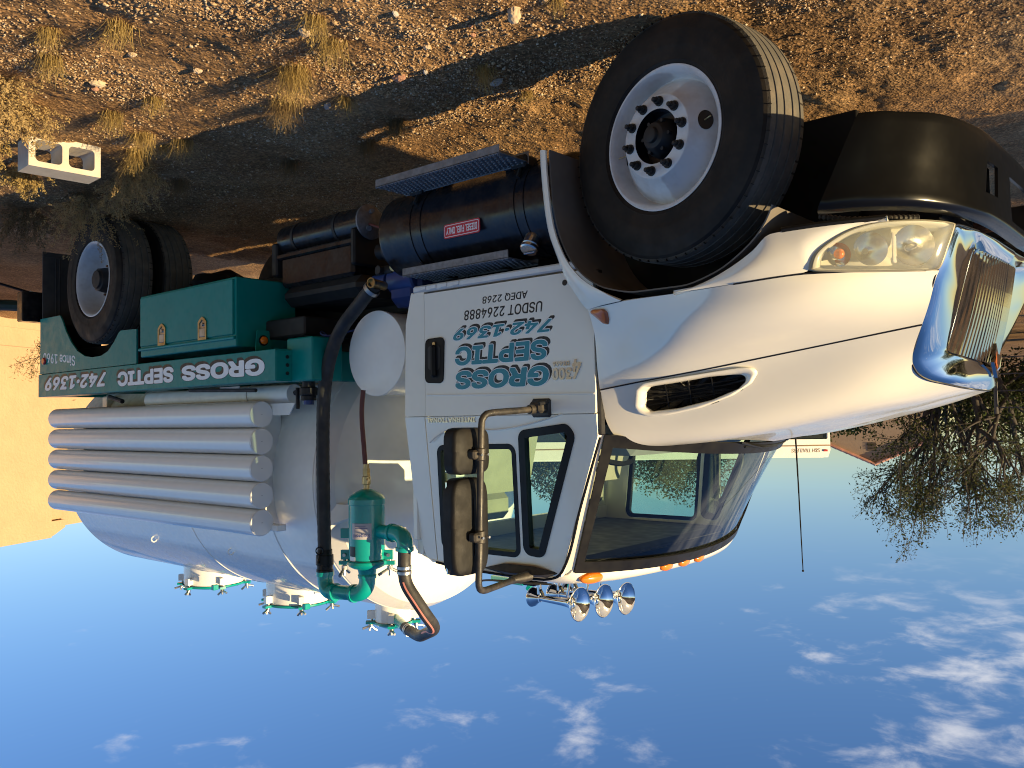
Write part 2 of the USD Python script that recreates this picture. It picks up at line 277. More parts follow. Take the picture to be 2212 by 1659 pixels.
mat('ground_look', {
    'co': ('geometry', {}), 'n1': ('noise_texture', {'scale': 1.3, 'detail': 6.0, 'roughness': 0.62}), 'n2': ('noise_texture', {'scale': 28.0, 'detail': 6.0, 'roughness': 0.7}),
    'v': ('voronoi_texture', {'scale': 75.0, 'randomness': 1.0}), 'v2': ('voronoi_texture', {'scale': 34.0, 'randomness': 1.0}),
    'r1': ('rgb_ramp', {'ramp': [(0.30, (0.21, 0.128, 0.062)), (0.52, (0.34, 0.218, 0.108)), (0.72, (0.48, 0.335, 0.18))]}),
    'r2': ('rgb_ramp', {'ramp': [(0.2, (0.45, 0.42, 0.40)), (0.75, (1.25, 1.2, 1.15))]}), 'mu': ('mix', {'mix_type': 'multiply', 'fac': 0.85}),
    'sv': ('separate_color', {}), 'rv': ('rgb_ramp', {'ramp': [(0.0, (0.65, 0.58, 0.52)), (0.6, (1.0, 0.95, 0.9)), (1.0, (1.75, 1.6, 1.45))]}), 'm2': ('mix', {'mix_type': 'multiply', 'fac': 0.8}),
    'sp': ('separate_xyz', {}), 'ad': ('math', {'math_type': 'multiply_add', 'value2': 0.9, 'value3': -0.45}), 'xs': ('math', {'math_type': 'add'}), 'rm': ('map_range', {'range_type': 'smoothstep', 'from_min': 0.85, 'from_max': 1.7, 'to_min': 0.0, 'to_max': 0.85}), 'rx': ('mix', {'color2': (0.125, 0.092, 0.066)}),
    'b': ('bump', {'strength': 0.7, 'distance': 0.006}), 'b2': ('bump', {'strength': 0.7, 'distance': 0.010}), 'b3': ('bump', {'strength': 0.6, 'distance': 0.008}),
    'p': ('principled_bsdf', {'roughness': 0.95, 'specular_ior_level': 0.15})},
    [('co.position', 'n1.vector'), ('co.position', 'n2.vector'), ('co.position', 'v.vector'), ('co.position', 'v2.vector'), ('n1.fac', 'r1.fac'), ('n2.fac', 'r2.fac'), ('r1.color', 'mu.color1'), ('r2.color', 'mu.color2'),
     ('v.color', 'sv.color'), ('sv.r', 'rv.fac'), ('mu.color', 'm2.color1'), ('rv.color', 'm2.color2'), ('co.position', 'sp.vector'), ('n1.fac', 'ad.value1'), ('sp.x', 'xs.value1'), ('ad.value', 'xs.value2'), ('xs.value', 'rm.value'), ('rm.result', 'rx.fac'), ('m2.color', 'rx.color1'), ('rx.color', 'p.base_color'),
     ('v.distance', 'b.height'), ('n2.fac', 'b2.height'), ('b.normal', 'b2.normal'), ('v2.distance', 'b3.height'), ('b2.normal', 'b3.normal'), ('b3.normal', 'p.normal')])

# ------------------------------------------------------------------ ground
def gz(x, y):
    p = np.stack([x, y, np.zeros_like(x)], -1)
    d = (meshkit.fbm(p * 1.6, 3, 3) - 0.5) * 0.07 + (meshkit.fbm(p * 7.0, 3, 7) - 0.5) * 0.026 + (meshkit.fbm(p * 30.0, 2, 11) - 0.5) * 0.010
    near = np.minimum(np.hypot(x - 0.0, y - 1.0), np.hypot(x + 5.15, y - 1.0)) / 0.5
    return d * np.clip(0.35 + 0.65 * near, 0, 1) - 0.008
def sheet(x0, x1, y0, y1, s):
    xs, ys = np.arange(x0, x1 + s / 2, s), np.arange(y0, y1 + s / 2, s); X, Y = np.meshgrid(xs, ys, indexing='ij')
    Z = gz(X, Y); e = np.minimum.reduce([X - x0, x1 - X, Y - y0, y1 - Y]); Z = np.where(e < 0.3, Z - 0.08 * (1 - np.clip(e / 0.3, 0, 1)), Z)
    return grid(np.stack([X, Y, Z], -1))
near = sheet(-6.4, 2.2, -1.6, 3.9, 0.02)
mid = sheet(-16.0, 10.0, -16.0, 9.0, 0.16); mid.vertices[:, 2] -= 0.055
X, Y = np.meshgrid(np.linspace(-400, 400, 60), np.linspace(-400, 400, 60), indexing='ij')
farg = grid(np.stack([X, Y, np.full_like(X, -0.16)], -1))
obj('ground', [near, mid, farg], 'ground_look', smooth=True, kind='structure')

# gravel: loose pebbles, far more than one could count
rg = np.random.default_rng(5)
def pebble(seed, sub=1, flat=0.6, rough=0.22):
    r = np.random.default_rng(seed); m = trimesh.creation.icosphere(subdivisions=sub); v = m.vertices * (1 + rough * (r.random((len(m.vertices), 1)) - 0.5) * 2) * V(1, 0.8, flat)
    return tm(v, m.faces)
pi = UsdGeom.PointInstancer.Define(stage, '/World/gravel'); tag(pi, 'loose tan and brown gravel scattered over the dirt ground', 'gravel', kind='stuff')
protos = []
for k in range(6):
    p = usdkit.mesh(stage, f'/World/gravel/pebble_{k:03d}', pebble(100 + k), L[['pebble_a', 'pebble_b', 'pebble_c'][k % 3]], smooth=False); protos.append(p.GetPath())
n = 70000
px_ = np.concatenate([rg.uniform(-5.2, 1.6, n // 2), rg.uniform(-2.6, 0.7, n // 2)]); py_ = np.concatenate([rg.uniform(-0.3, 3.4, n // 2), rg.uniform(0.7, 3.0, n // 2)])
dens = meshkit.fbm(np.stack([px_, py_, 0 * px_], -1) * 1.7, 3, 21); ok = rg.random(len(px_)) < np.clip((dens - 0.33) * 4, 0.12, 1)
px_, py_ = px_[ok], py_[ok]; n = len(px_); sz = np.exp(rg.normal(math.log(0.0034), 0.42, n)).clip(0.0016, 0.012)
pz_ = gz(px_, py_) + sz * 0.25
pi.CreatePrototypesRel().SetTargets(protos); pi.CreateProtoIndicesAttr(Vt.IntArray.FromNumpy(rg.choice(6, n, p=[.27, .17, .08, .27, .16, .05]).astype(np.int32)))
pi.CreatePositionsAttr(Vt.Vec3fArray.FromNumpy(np.stack([px_, py_, pz_], 1).astype(np.float32)))
pi.CreateScalesAttr(Vt.Vec3fArray.FromNumpy((sz[:, None] * np.ones((1, 3))).astype(np.float32)))
aa = rg.uniform(0, 2 * PI, n); pi.CreateOrientationsAttr(Vt.QuathArray([Gf.Quath(float(math.cos(t / 2)), 0.0, 0.0, float(math.sin(t / 2))) for t in aa]))

# ------------------------------------------------------------------ the truck
T = thing('tank_truck', 'white septic tank truck with teal bed rails, parked on dirt', 'truck')
YD = 0.977
def cabY(z): return np.where(z > 1.66, YD - (z - 1.66) * (YD - 0.895) / (2.44 - 1.66), YD)
TS = (YD - 0.895) / (2.44 - 1.66)
def upper(poly, y0, depth, side=1):
    """cab side sheet above the belt line, leaning inwards; poly in (x, z); y0: how far its outer face stands proud."""
    g = affinity.translate(affinity.scale(poly, -1, 1, origin=(0, 0)), 0, -1.66)
    m = ext(g, (0, YD + y0 - depth, 1.66), (-1, 0, 0), (0, -TS, 1.0), depth)
    if side < 0: m = mirror(m)
    return m
def mirror(m):
    v, f, _ = meshkit.arrays(m, False); v = v.copy(); v[:, 1] *= -1; return tm(v, f[:, ::-1])

# --- frame, axles, engine: the dark parts below
obj('frame_rail', bx((-6.25, 0.36, 0.72), (0.85, 0.44, 0.98)), 'dark_metal', T); obj('frame_rail', bx((-6.25, -0.44, 0.72), (0.85, -0.36, 0.98)), 'dark_metal', T)
obj('engine_block', bx((-0.9, -0.36, 0.62), (0.72, 0.36, 1.45), 0.05), 'dark_metal', T)
obj('gearbox', [bx((-1.9, -0.22, 0.5), (-0.9, 0.22, 0.9), 0.06), cyl((-1.9, 0, 0.68), (-5.1, 0, 0.55), 0.055)], 'dark_metal', T)
obj('front_axle', [bx((-0.06, -0.9, 0.40), (0.06, 0.9, 0.50), 0.02), bx((-0.7, 0.34, 0.55), (0.7, 0.44, 0.62), 0.01), bx((-0.7, -0.44, 0.55), (0.7, -0.34, 0.62), 0.01)], 'dark_metal', T)
obj('rear_axle', [cyl((-5.154, -0.9, 0.514), (-5.154, 0.9, 0.514), 0.085), rev([(-0.24, 0.02), (-0.2, 0.15), (0, 0.22), (0.2, 0.15), (0.24, 0.02)], (-5.154, 0, 0.514), (0, 1, 0), 24), bx((-5.9, 0.36, 0.58), (-4.4, 0.46, 0.70), 0.02), bx((-5.9, -0.46, 0.58), (-4.4, -0.36, 0.70), 0.02)], 'dark_metal', T)
obj('subframe', [bx((-6.13, -1.1, 1.02), (-2.6, 1.0, 1.14), 0.01), bx((-6.1, 0.34, 0.98), (-2.5, 0.46, 1.22), 0.01), bx((-6.1, -0.46, 0.98), (-2.5, -0.34, 1.22), 0.01)], 'dark_metal', T)
obj('exhaust_pipe', [cyl((-4.35, 0.62, 0.62), (-4.0, 0.62, 0.72), 0.07), cyl((-4.0, 0.62, 0.72), (-3.0, 0.62, 0.72), 0.08)], 'dark_metal', T)
obj('air_bag', rev([(-0.12, 0.02), (-0.12, 0.13), (-0.06, 0.16), (0.0, 0.13), (0.06, 0.16), (0.12, 0.13), (0.12, 0.02)], (-4.45, 0.55, 0.62), (0, 0, 1), 28), 'rubber', T)

# --- wheels
def tyre_profile(w=0.14, R=0.518, inner=False):
    pr = [(-w * .86, .292), (-w * .95, .315), (-w * 1.0, .36), (-w * 1.03, .41), (-w * .98, .455), (-w * .90, .492), (-w * .84, .503), (-w * .79, R - .004)]
    for c in (-.56, -.2, .2, .56):
        c *= w; g = .0045; pr += [(c - g - .001, R), (c - g, R - .013), (c + g, R - .013), (c + g + .001, R)]
    pr += [(w * .79, R - .004), (w * .84, .503), (w * .845, .5025), (w * .90, .492), (w * .905, .4905), (w * .98, .455), (w * 1.0, .444), (w * 1.006, .440), (w * 1.004, .436), (w * 1.03, .41), (w * 1.02, .385), (w * 1.028, .380), (w * 1.012, .372), (w * 1.0, .36), (w * .97, .325), (w * .975, .320), (w * .95, .315), (w * .86, .292)]
    return pr
def nut(c, n, r=0.0138):
    d, a, b = frame_of(n); c = np.asarray(c, float)
    return [cyl(c, c + d * .006, r * 1.5, 20), cyl(c + d * .006, c + d * .026, r * 1.12, 6), cyl(c + d * .026, c + d * .044, r * .72, 12, .003)]
def wheel(parent, name, c, n, kind, label=None, hub=True):
    """c: middle of the tyre; n: outward axis."""
    W_ = group_part(parent, name, label); n = np.asarray(n, float) / np.linalg.norm(n); c = np.asarray(c, float)
    full = tyre_profile(); k0 = 7; k1 = len(full) - 17
    obj('sidewall', [rev(full[k1 - 1:], c, n, 120), rev(full[:k0 + 2], c, n, 72)], 'rubber', W_, smooth=30)
    obj('tread', rev(full[k0:k1 + 1], c, n, 120), 'tread_rubber', W_, smooth=25)
    # short sipes at the shoulder
    d, a, b = frame_of(n); sip = []
    for i in range(64):
        t = i * 2 * PI / 64; e = math.cos(t) * a + math.sin(t) * b; tt = np.cross(n, e)
        for s in (1,):
            o = c + n * s * .114 + e * .5115; P = np.array([o + tt * sx * .0012 + n * sn * .007 + e * se * .004 for sx in (-1, 1) for sn in (-1, 1) for se in (-1, 1)])
            sip.append(trimesh.convex.convex_hull(P))
    obj('shoulder_sipe', sip, 'black_plastic', W_, smooth=False, kind='stuff')
    w = .14
    barrel = [(w * .80, .286), (w * .86, .290), (w * .90, .302), (w * .925, .3035), (w * .94, .300), (w * .93, .291), (w * .84, .279), (w * .70, .274), (w * .45, .268), (w * .25, .262)]
    if kind == 'front':
        pr = barrel[:-1] + [(w * .38, .262), (w * .40, .255), (.072, .246), (.100, .226), (.130, .200), (.150, .184), (.162, .176), (.168, .168), (.168, .1135)]
        rimm = rev(pr, c, n, 96)
        obj('rim', rimm, 'rim_white', W_, smooth=40)
        obj('hub_well', rev([(.168, .1135), (.165, .112), (.10, .110), (.09, .02)], c, n, 48), 'black_paint', W_)
        obj('hub', [rev([(.09, .085), (.135, .082), (.150, .070), (.172, .062), (.186, .052), (.192, .034), (.206, .031), (.210, .024), (.2105, .001)], c, n, 40)] + [cyl(c + n * .15 + .068 * (math.cos(t) * a + math.sin(t) * b), c + n * .172 + .068 * (math.cos(t) * a + math.sin(t) * b), .008, 8) for t in np.arange(6) * PI / 3], 'dark_metal', W_)
        face, nr = .168, .143
        for t in (math.radians(186), math.radians(6)):
            e = math.cos(t) * a + math.sin(t) * b; q = c + e * .2145 + n * .112
            nn = n * math.cos(math.radians(48)) + e * math.sin(math.radians(48)); nn /= np.linalg.norm(nn); tt = np.cross(nn, e); tt /= np.linalg.norm(tt); rr = np.cross(tt, nn)
            ang = np.arange(28) * 2 * PI / 28; ring = q + nn * .0035 + np.cos(ang)[:, None] * rr * .031 + np.sin(ang)[:, None] * tt * .040
            obj('hand_hole', trimesh.convex.convex_hull(np.vstack([ring, ring - nn * .004])), 'decal_black', W_)
            obj('valve_stem', cyl(q + nn * .004 - e * .012, q + nn * .02 + e * .02, .0035, 8), 'brass', W_)
    else:
        pr = barrel + [(.0, .256), (-.03, .245), (-.045, .225), (-.050, .19), (-.050, .11)]
        obj('rim', rev(pr, c, n, 96), 'rim_white', W_, smooth=40)
        obj('hub', rev([(-.05, .112), (-.02, .110), (.06, .095), (.085, .09), (.09, .075), (.105, .07), (.108, .001)], c, n, 40), 'dark_metal', W_)
        face, nr = -.050, .143
    off = math.radians(8)
    if hub:
        for i in range(10):
            t = off + i * PI / 5; e = math.cos(t) * a + math.sin(t) * b
            obj('lug_nut', nut(c + e * nr + n * face, n), 'dark_metal' if kind == 'front' else 'rust', W_, smooth=30)
    return W_
ST = -0.1655; nf = V(math.sin(ST), math.cos(ST), 0)
wheel(T, 'front_wheel', V(0, 1.073, .514) - nf * .130, nf, 'front', 'front wheel with white ten-nut rim, steered outward')
wheel(T, 'front_wheel', V(0, -1.073, .514) + nf * .130, -nf, 'front', hub=False)
wheel(T, 'rear_wheel', (-5.154, 1.188 - .130, .514), (0, 1, 0), 'rear', 'outer rear wheel with deep white rim')
wheel(T, 'rear_wheel', (-5.154, .728, .514), (0, 1, 0), 'rear', hub=False)
wheel(T, 'rear_wheel', (-5.154, -1.058, .514), (0, -1, 0), 'rear', hub=False); wheel(T, 'rear_wheel', (-5.154, -.728, .514), (0, -1, 0), 'rear', hub=False)

# --- hood and fenders
L0 = [(-.02, 0, 1.815), (.12, 0, 1.79), (.30, 0, 1.755), (.55, 0, 1.692), (.80, 0, 1.622), (.955, 0, 1.585)]
L1 = [(-.20, .50, 1.806), (.02, .46, 1.787), (.25, .455, 1.748), (.50, .44, 1.692), (.72, .42, 1.63), (.88, .40, 1.562)]
L2 = [(-.405, .885, 1.752), (-.15, .815, 1.734), (.15, .745, 1.692), (.45, .67, 1.628), (.68, .605, 1.56), (.82, .555, 1.505)]
L3 = [(-.415, .965, 1.555), (-.2, .935, 1.522), (.10, .88, 1.478), (.45, .80, 1.42), (.70, .745, 1.378), (.89, .69, 1.345)]
L4 = [(-.415, .985, 1.42), (-.22, 1.005, 1.405), (.02, 1.045, 1.385), (.30, 1.025, 1.355), (.62, .945, 1.30), (.94, .735, 1.235)]
L5 = [(-.415, 1.00, 1.30), (-.25, 1.055, 1.29), (.02, 1.135, 1.28), (.30, 1.13, 1.262), (.62, 1.04, 1.215), (.962, .752, 1.178)]
L6 = [(-.415, 1.045, 1.195), (-.22, 1.125, 1.190), (.10, 1.165, 1.188), (.35, 1.145, 1.176), (.62, 1.048, 1.156), (.975, .76, 1.156)]
HL = loft([L0, L1, L2, L3, L4, L5, L6], 110, 100, cubic=True)

def outward(m, ref=V(0, 0, 1.2)):
    v, f, _ = meshkit.arrays(m, False); return tm(v, f)
from shapely import contains_xy
cent = (HL[1:, 1:] + HL[:-1, 1:] + HL[1:, :-1] + HL[:-1, :-1]) / 4
vi = [(-0.233, 1.634), (-0.213, 1.567), (-0.187, 1.546), (-0.047, 1.529), (0.071, 1.512), (0.197, 1.505), (0.225, 1.515), (0.219, 1.538), (0.184, 1.567), (0.069, 1.611), (-0.08, 1.644), (-0.202, 1.657)]
hole = contains_xy(Polygon(vi).buffer(.010), cent[..., 0], cent[..., 2]) & (cent[..., 1] > .6)
hood = grid(HL[:, ::-1], .012, ~hole[:, ::-1])
hood_parent = obj('hood', [hood, mirror(hood)], 'white_paint', T, smooth=50)
pts = HL.reshape(-1, 3)
def hoodY(x, zz, off=0.0): return griddata(pts[:, [0, 2]], pts[:, 1], (np.atleast_1d(x), np.atleast_1d(zz)), method='linear', fill_value=.85) + off
def on_hood(ring, off):
    r = np.asarray(ring, float); return np.stack([r[:, 0], hoodY(r[:, 0], r[:, 1], off), r[:, 1]], 1)
seam = pch(L3, 60); seam2 = pch(L6, 60)
obj('panel_seam', tube(seam + V(0, .0005, 0), .0038, 6), 'decal_black', hood_parent)
obj('panel_seam', tube(seam2[30:58] + V(0, .001, 0), .0035, 6), 'decal_black', hood_parent)
# lower front corner of the fender, between wheel arch and headlight
A_ = pch([(.10, 1.168, 1.186), (.22, 1.16, 1.158), (.33, 1.15, 1.112), (.42, 1.135, 1.055), (.482, 1.12, 1.00), (.60, 1.085, .990), (.72, 1.035, .983), (.86, .955, .976)], 40)
B_ = pch([(.10, 1.166, 1.1875), (.35, 1.146, 1.175), (.52, 1.095, 1.162), (.603, 1.055, 1.143), (.615, 1.05, 1.10), (.68, 1.02, 1.035), (.76, .98, .995), (.86, .955, .977)], 40)
corner = grid(np.stack([A_ * (1 - t) + B_ * t + V(0, .012 * math.sin(PI * t), 0) for t in np.linspace(0, 1, 10)], 1), .010)
both('fender_corner', corner, 'white_paint', T, smooth=50)
edge = tube(np.vstack([A_[22:]]) + V(0, -.004, -.006), .011, 8); both('fender_trim', edge, 'black_plastic', T)
# rear flare of the arch and the grey liner behind it
FO = pch([(-.618, 1.09, .441), (-.60, 1.09, .693), (-.582, 1.09, .811), (-.548, 1.09, .912), (-.496, 1.09, 1.032), (-.42, 1.075, 1.158), (-.405, 1.05, 1.187)], 40)
FI = pch([(-.560, 1.14, .462), (-.542, 1.14, .71), (-.520, 1.14, .828), (-.483, 1.14, .925), (-.439, 1.14, 1.0), (-.358, 1.14, 1.083), (-.257, 1.14, 1.142), (-.174, 1.13, 1.181)], 40)
fl = grid(np.stack([FO * (1 - t) + FI * t + V(0, .018 * math.sin(PI * t), 0) for t in np.linspace(0, 1, 7)], 1), .012)
both('fender_flare', fl, 'white_paint', T, smooth=50)
seamf = tube(pch([(-.405, 1.055, 1.187), (-.30, 1.10, 1.189), (-.174, 1.135, 1.186)], 14), .005, 6); obj('panel_seam', seamf, 'decal_black', T)
arc = np.array([(-.560, .462), (-.545, .71), (-.522, .828), (-.485, .925), (-.44, 1.0), (-.36, 1.08), (-.257, 1.135), (-.10, 1.165), (.10, 1.165), (.25, 1.13), (.36, 1.07), (.45, .99), (.50, .90)])
arc = pch(np.c_[arc, np.zeros(len(arc))], 50)[:, :2]
lin = grid(np.stack([np.stack([arc[:, 0], np.full(50, yy), arc[:, 1] - .008], 1) for yy in (1.125, 1.0, .8, .62)], 1), .006)
both('fender_liner', lin, 'grey_liner', T, smooth=50)
wallm = bx((-.62, .50, .40), (.62, .53, 1.5), .005); both('inner_fender', wallm, 'black_plastic', T)
obj('radiator', bx((.74, -.55, .72), (.84, .55, 1.42)), 'dark_metal', T)
# side vent on the hood
vo = [(-0.264, 1.634), (-0.255, 1.665), (-0.221, 1.679), (-0.141, 1.676), (0.009, 1.646), (0.155, 1.595), (0.241, 1.545), (0.275, 1.502), (0.265, 1.481), (0.22, 1.478), (0.071, 1.497), (-0.107, 1.518), (-0.199, 1.53), (-0.24, 1.56)]
vi = [(-0.233, 1.634), (-0.213, 1.567), (-0.187, 1.546), (-0.047, 1.529), (0.071, 1.512), (0.197, 1.505), (0.225, 1.515), (0.219, 1.538), (0.184, 1.567), (0.069, 1.611), (-0.08, 1.644), (-0.202, 1.657)]
def ring_of(poly, n=90):
    ls = poly.exterior; return np.array([ls.interpolate(t, normalized=True).coords[0] for t in np.arange(n) / n])
po = Polygon(vo).buffer(-.008).buffer(.008); pin = Polygon(vi).buffer(-.010).buffer(.010)
c0 = np.array(pin.centroid.coords[0])
def radial(poly, n=96):
    out = []
    for t in np.arange(n) * 2 * PI / n:
        s = poly.exterior.intersection(LineString([c0, c0 + 3 * V(math.cos(t), .35 * math.sin(t))])); q = s if s.geom_type == 'Point' else list(s.geoms)[0]; out.append(q.coords[0])
    return np.array(out)
ro, ri = radial(po), radial(pin)
rows = [on_hood(ro, .001), on_hood(ro * .93 + ri * .07, .013), on_hood(ro * .75 + ri * .25, .018), on_hood(ro * .4 + ri * .6, .014), on_hood(ri, .004), on_hood(ri, -.03)]
rows = [np.vstack([r, r[:1]]) for r in rows]
V1 = obj('side_vent', grid(np.stack(rows, 1)), 'white_paint', hood_parent, smooth=60)
back = on_hood(ri, -.028); cc = np.vstack([back, back.mean(0)]); k = len(ri)
obj('vent_mesh', tm(cc, [(i, (i + 1) % k, k) for i in range(k)] + [((i + 1) % k, i, k) for i in range(k)]), 'decal_black', V1)
def bar_on(p, q, r, off):
    s = np.linspace(0, 1, 16)[:, None]; pp = np.asarray(p) * (1 - s) + np.asarray(q) * s; return tube(on_hood(pp, off), r, 5)
for i in range(4):
    t = (i + 1) / 5; obj('vent_bar', bar_on((-.225 + .04 * t, 1.65 - .105 * t), (.08 + .13 * t, 1.60 - .09 * t), .0022, -.014), 'black_plastic', V1)
for xx in (-.12, -.02, .08): obj('vent_bar', bar_on((xx, 1.535 - .1 * (xx + .12)), (xx - .01, 1.655 - .2 * (xx + .12)), .003, -.014), 'black_plastic', V1)
# amber side marker at the rear of the fender
am = np.array([(-.403, 1.207), (-.373, 1.200), (-.299, 1.206), (-.283, 1.221), (-.289, 1.251), (-.304, 1.271), (-.33, 1.266)])
amp = Polygon(am).buffer(-.006).buffer(.006); rr_ = ring_of(amp, 40); cA = rr_.mean(0)
rows = [np.stack([(rr_ * s + cA * (1 - s))[:, 0], hoodY((rr_ * s + cA * (1 - s))[:, 0], (rr_ * s + cA * (1 - s))[:, 1], o), (rr_ * s + cA * (1 - s))[:, 1]], 1) for s, o in ((1, .0), (.98, .012), (.8, .020), (.3, .024), (.02, .024))]
obj('side_marker', grid(np.stack([np.vstack([r, r[:1]]) for r in rows], 1)), 'amber_dark', T, smooth=60)

# --- chrome grille surround, bars, emblem
OB = pch([(1.068, 0, .968), (1.062, .30, .972), (1.050, .55, .980), (1.030, .735, .990), (.985, .752, 1.12), (.968, .757, 1.155), (.925, .715, 1.26), (.885, .682, 1.345), (.845, .628, 1.42), (.818, .585, 1.475), (.825, .535, 1.52), (.85, .47, 1.548), (.885, .395, 1.562), (.93, .22, 1.580), (.952, 0, 1.587)], 90)
IB = pch([(1.060, 0, 1.045), (1.052, .15, 1.040), (1.030, .30, 1.030), (1.014, .345, 1.022), (1.006, .365, 1.030), (1.000, .372, 1.05), (.975, .395, 1.15), (.945, .41, 1.28), (.915, .425, 1.40), (.910, .42, 1.425), (.916, .40, 1.437), (.935, .34, 1.447), (.962, .15, 1.462), (.972, 0, 1.466)], 90)
def par(c, n=90):
    return c
rows = []
for t in np.linspace(0, 1, 12):
    q = OB * (1 - t) + IB * t; rows.append(q + V(.016, .014, .002) * math.sin(PI * t ** .55) * np.clip((q[:, 1:2]) / .25, .0, 1) + V(.022, 0, 0) * math.sin(PI * t) * (1 - np.clip(q[:, 1:2] / .25, 0, 1)))
gs = np.stack(rows, 1); lipin = IB + V(-.016, 0, 0); gs = np.concatenate([gs, (IB + V(-.004, -.001, 0))[:, None], lipin[:, None]], 1)
GS = obj('grille_surround', [grid(gs[:, ::-1], .004), mirror(grid(gs[:, ::-1], .004))], 'chrome', T, smooth=60)
trim = tube(OB[22:] + V(-.002, .001, .001), .0045, 6); both('surround_gasket', trim, 'decal_black', GS)
GR = group_part(T, 'grille', 'chrome grille of thin upright bars')
nb = 27
topc = lambda yy: np.array([np.interp(abs(yy), [0, .15, .34, .42], [.968, .957, .930, .905]), yy, np.interp(abs(yy), [0, .15, .34, .42], [1.47, 1.466, 1.450, 1.43])])
botc = lambda yy: np.array([np.interp(abs(yy), [0, .15, .30, .38], [1.056, 1.048, 1.026, 1.0]), yy, np.interp(abs(yy), [0, .15, .30, .38], [1.042, 1.037, 1.028, 1.02])])
for i in range(nb):
    s = (i / (nb - 1) - .5) * 2; a, b = botc(s * .365), topc(s * .415)
    b_ = a * .0 + b; p = np.stack([a * (1 - t) + b_ * t + V(.008 * math.sin(PI * t), 0, 0) for t in np.linspace(0, 1, 8)]) + V(-.003, 0, 0)
    w = .0034; sec = [V(.010, 0, 0), V(-.016, w, 0), V(-.016, -w, 0)]; rows = np.stack([p + q for q in sec + sec[:1]], 1)
    obj('grille_bar', grid(rows[:, ::-1]), 'chrome', GR, smooth=False)
bk = np.array([[botc(s * .36) + V(-.05, 0, 0), topc(s * .41) + V(-.05, 0, 0)] for s in np.linspace(-1, 1, 12)]); obj('grille_screen', grid(bk, .003), 'black_plastic', GR)
em = [bx((.955, -.06, 1.475), (.995, .06, 1.485)), ]
dia = trimesh.convex.convex_hull(np.array([(.988 + o, yy, zz) for o in (0, .014) for yy, zz in ((0, 1.535), (.055, 1.47), (0, 1.385), (-.055, 1.47))]))
obj('emblem', [dia, trimesh.convex.convex_hull(np.array([(.96, -.012, 1.56), (.96, .012, 1.56), (1.012, -.012, 1.49), (1.012, .012, 1.49), (.97, -.012, 1.41), (.97, .012, 1.41), (1.02, 0, 1.44)]))], 'chrome', GR, smooth=False, label='chrome diamond emblem with orange insets')
for s in (-1, 1): obj('emblem_inset', trimesh.convex.convex_hull(np.array([(1.004, s * .008, 1.505), (1.004, s * .042, 1.468), (1.004, s * .008, 1.42), (1.000, s * .02, 1.468)])), 'amber_dark', GR)

# --- headlight
HLo = pch([(.603, 1.058, 1.143), (.612, 1.052, 1.10), (.675, 1.022, 1.036), (.755, .984, .996), (.84, .935, .978), (.93, .862, .975), (1.030, .745, .990), (1.008, .757, 1.07), (.970, .764, 1.152), (.88, .862, 1.160), (.78, .950, 1.160), (.69, 1.012, 1.156), (.62, 1.050, 1.149)], 110)
hc = HLo.mean(0); nh = V(.62, .78, .02); nh /= np.linalg.norm(nh)
HD = group_part(T, 'headlight', 'clear wraparound headlight with amber bulb, catching the sun')
def ringset(spec): return grid(np.stack([np.vstack([r, r[:1]]) for r in [(HLo * s + hc * (1 - s)) + nh * o for s, o in spec]], 1))
obj('bezel', ringset([(1.0, -.01), (1.0, .006), (.988, .011), (.965, .012), (.955, .006), (.95, -.02)]), 'lens_edge', HD, smooth=50)
obj('housing', ringset([(.94, -.012), (.92, -.05), (.80, -.075), (.5, -.085), (.02, -.085)]), 'lamp_silver', HD, smooth=50)
obj('inner_frame', ringset([(.955, .000), (.92, .002), (.86, -.006), (.82, -.03), (.80, -.06)]), 'lamp_silver', HD, smooth=50)
def bowl(c, r, d, n=nh): return rev([(-d, .012), (-d * .92, r * .35), (-d * .6, r * .68), (0, r)], c, n, 40)
pc = lambda x_, z_: np.array([x_, np.interp(x_, [.6, .7, .84, .93, 1.0], [1.055, 1.005, .935, .865, .785]), z_])
obj('reflector', bowl(pc(.925, 1.068) - nh * .012, .076, .06), 'reflector_chrome', HD, smooth=60); obj('reflector', bowl(pc(.80, 1.075) - nh * .012, .062, .055), 'reflector_chrome', HD, smooth=60)
obj('bulb', rev([(-.05, .012), (0, .012), (.012, .007), (.016, .001)], pc(.925, 1.068) - nh * .01, nh, 16), 'dull_chrome', HD)
obj('divider', bx(pc(.862, 1.02) - V(.004, .03, 0), pc(.862, 1.02) + V(.004, .004, .11)), 'rim_white', HD)
obj('turn_bulb', trimesh.creation.icosphere(subdivisions=2, radius=.020).apply_translation(pc(.705, 1.085) - nh * .022), 'amber', HD)
obj('turn_reflector', bowl(pc(.70, 1.09) - nh * .012, .045, .045), 'chrome', HD, smooth=60)
obj('lens', ringset([(.965, .010), (.93, .020), (.75, .032), (.4, .040), (.02, .042)]), 'lens', HD, smooth=60)

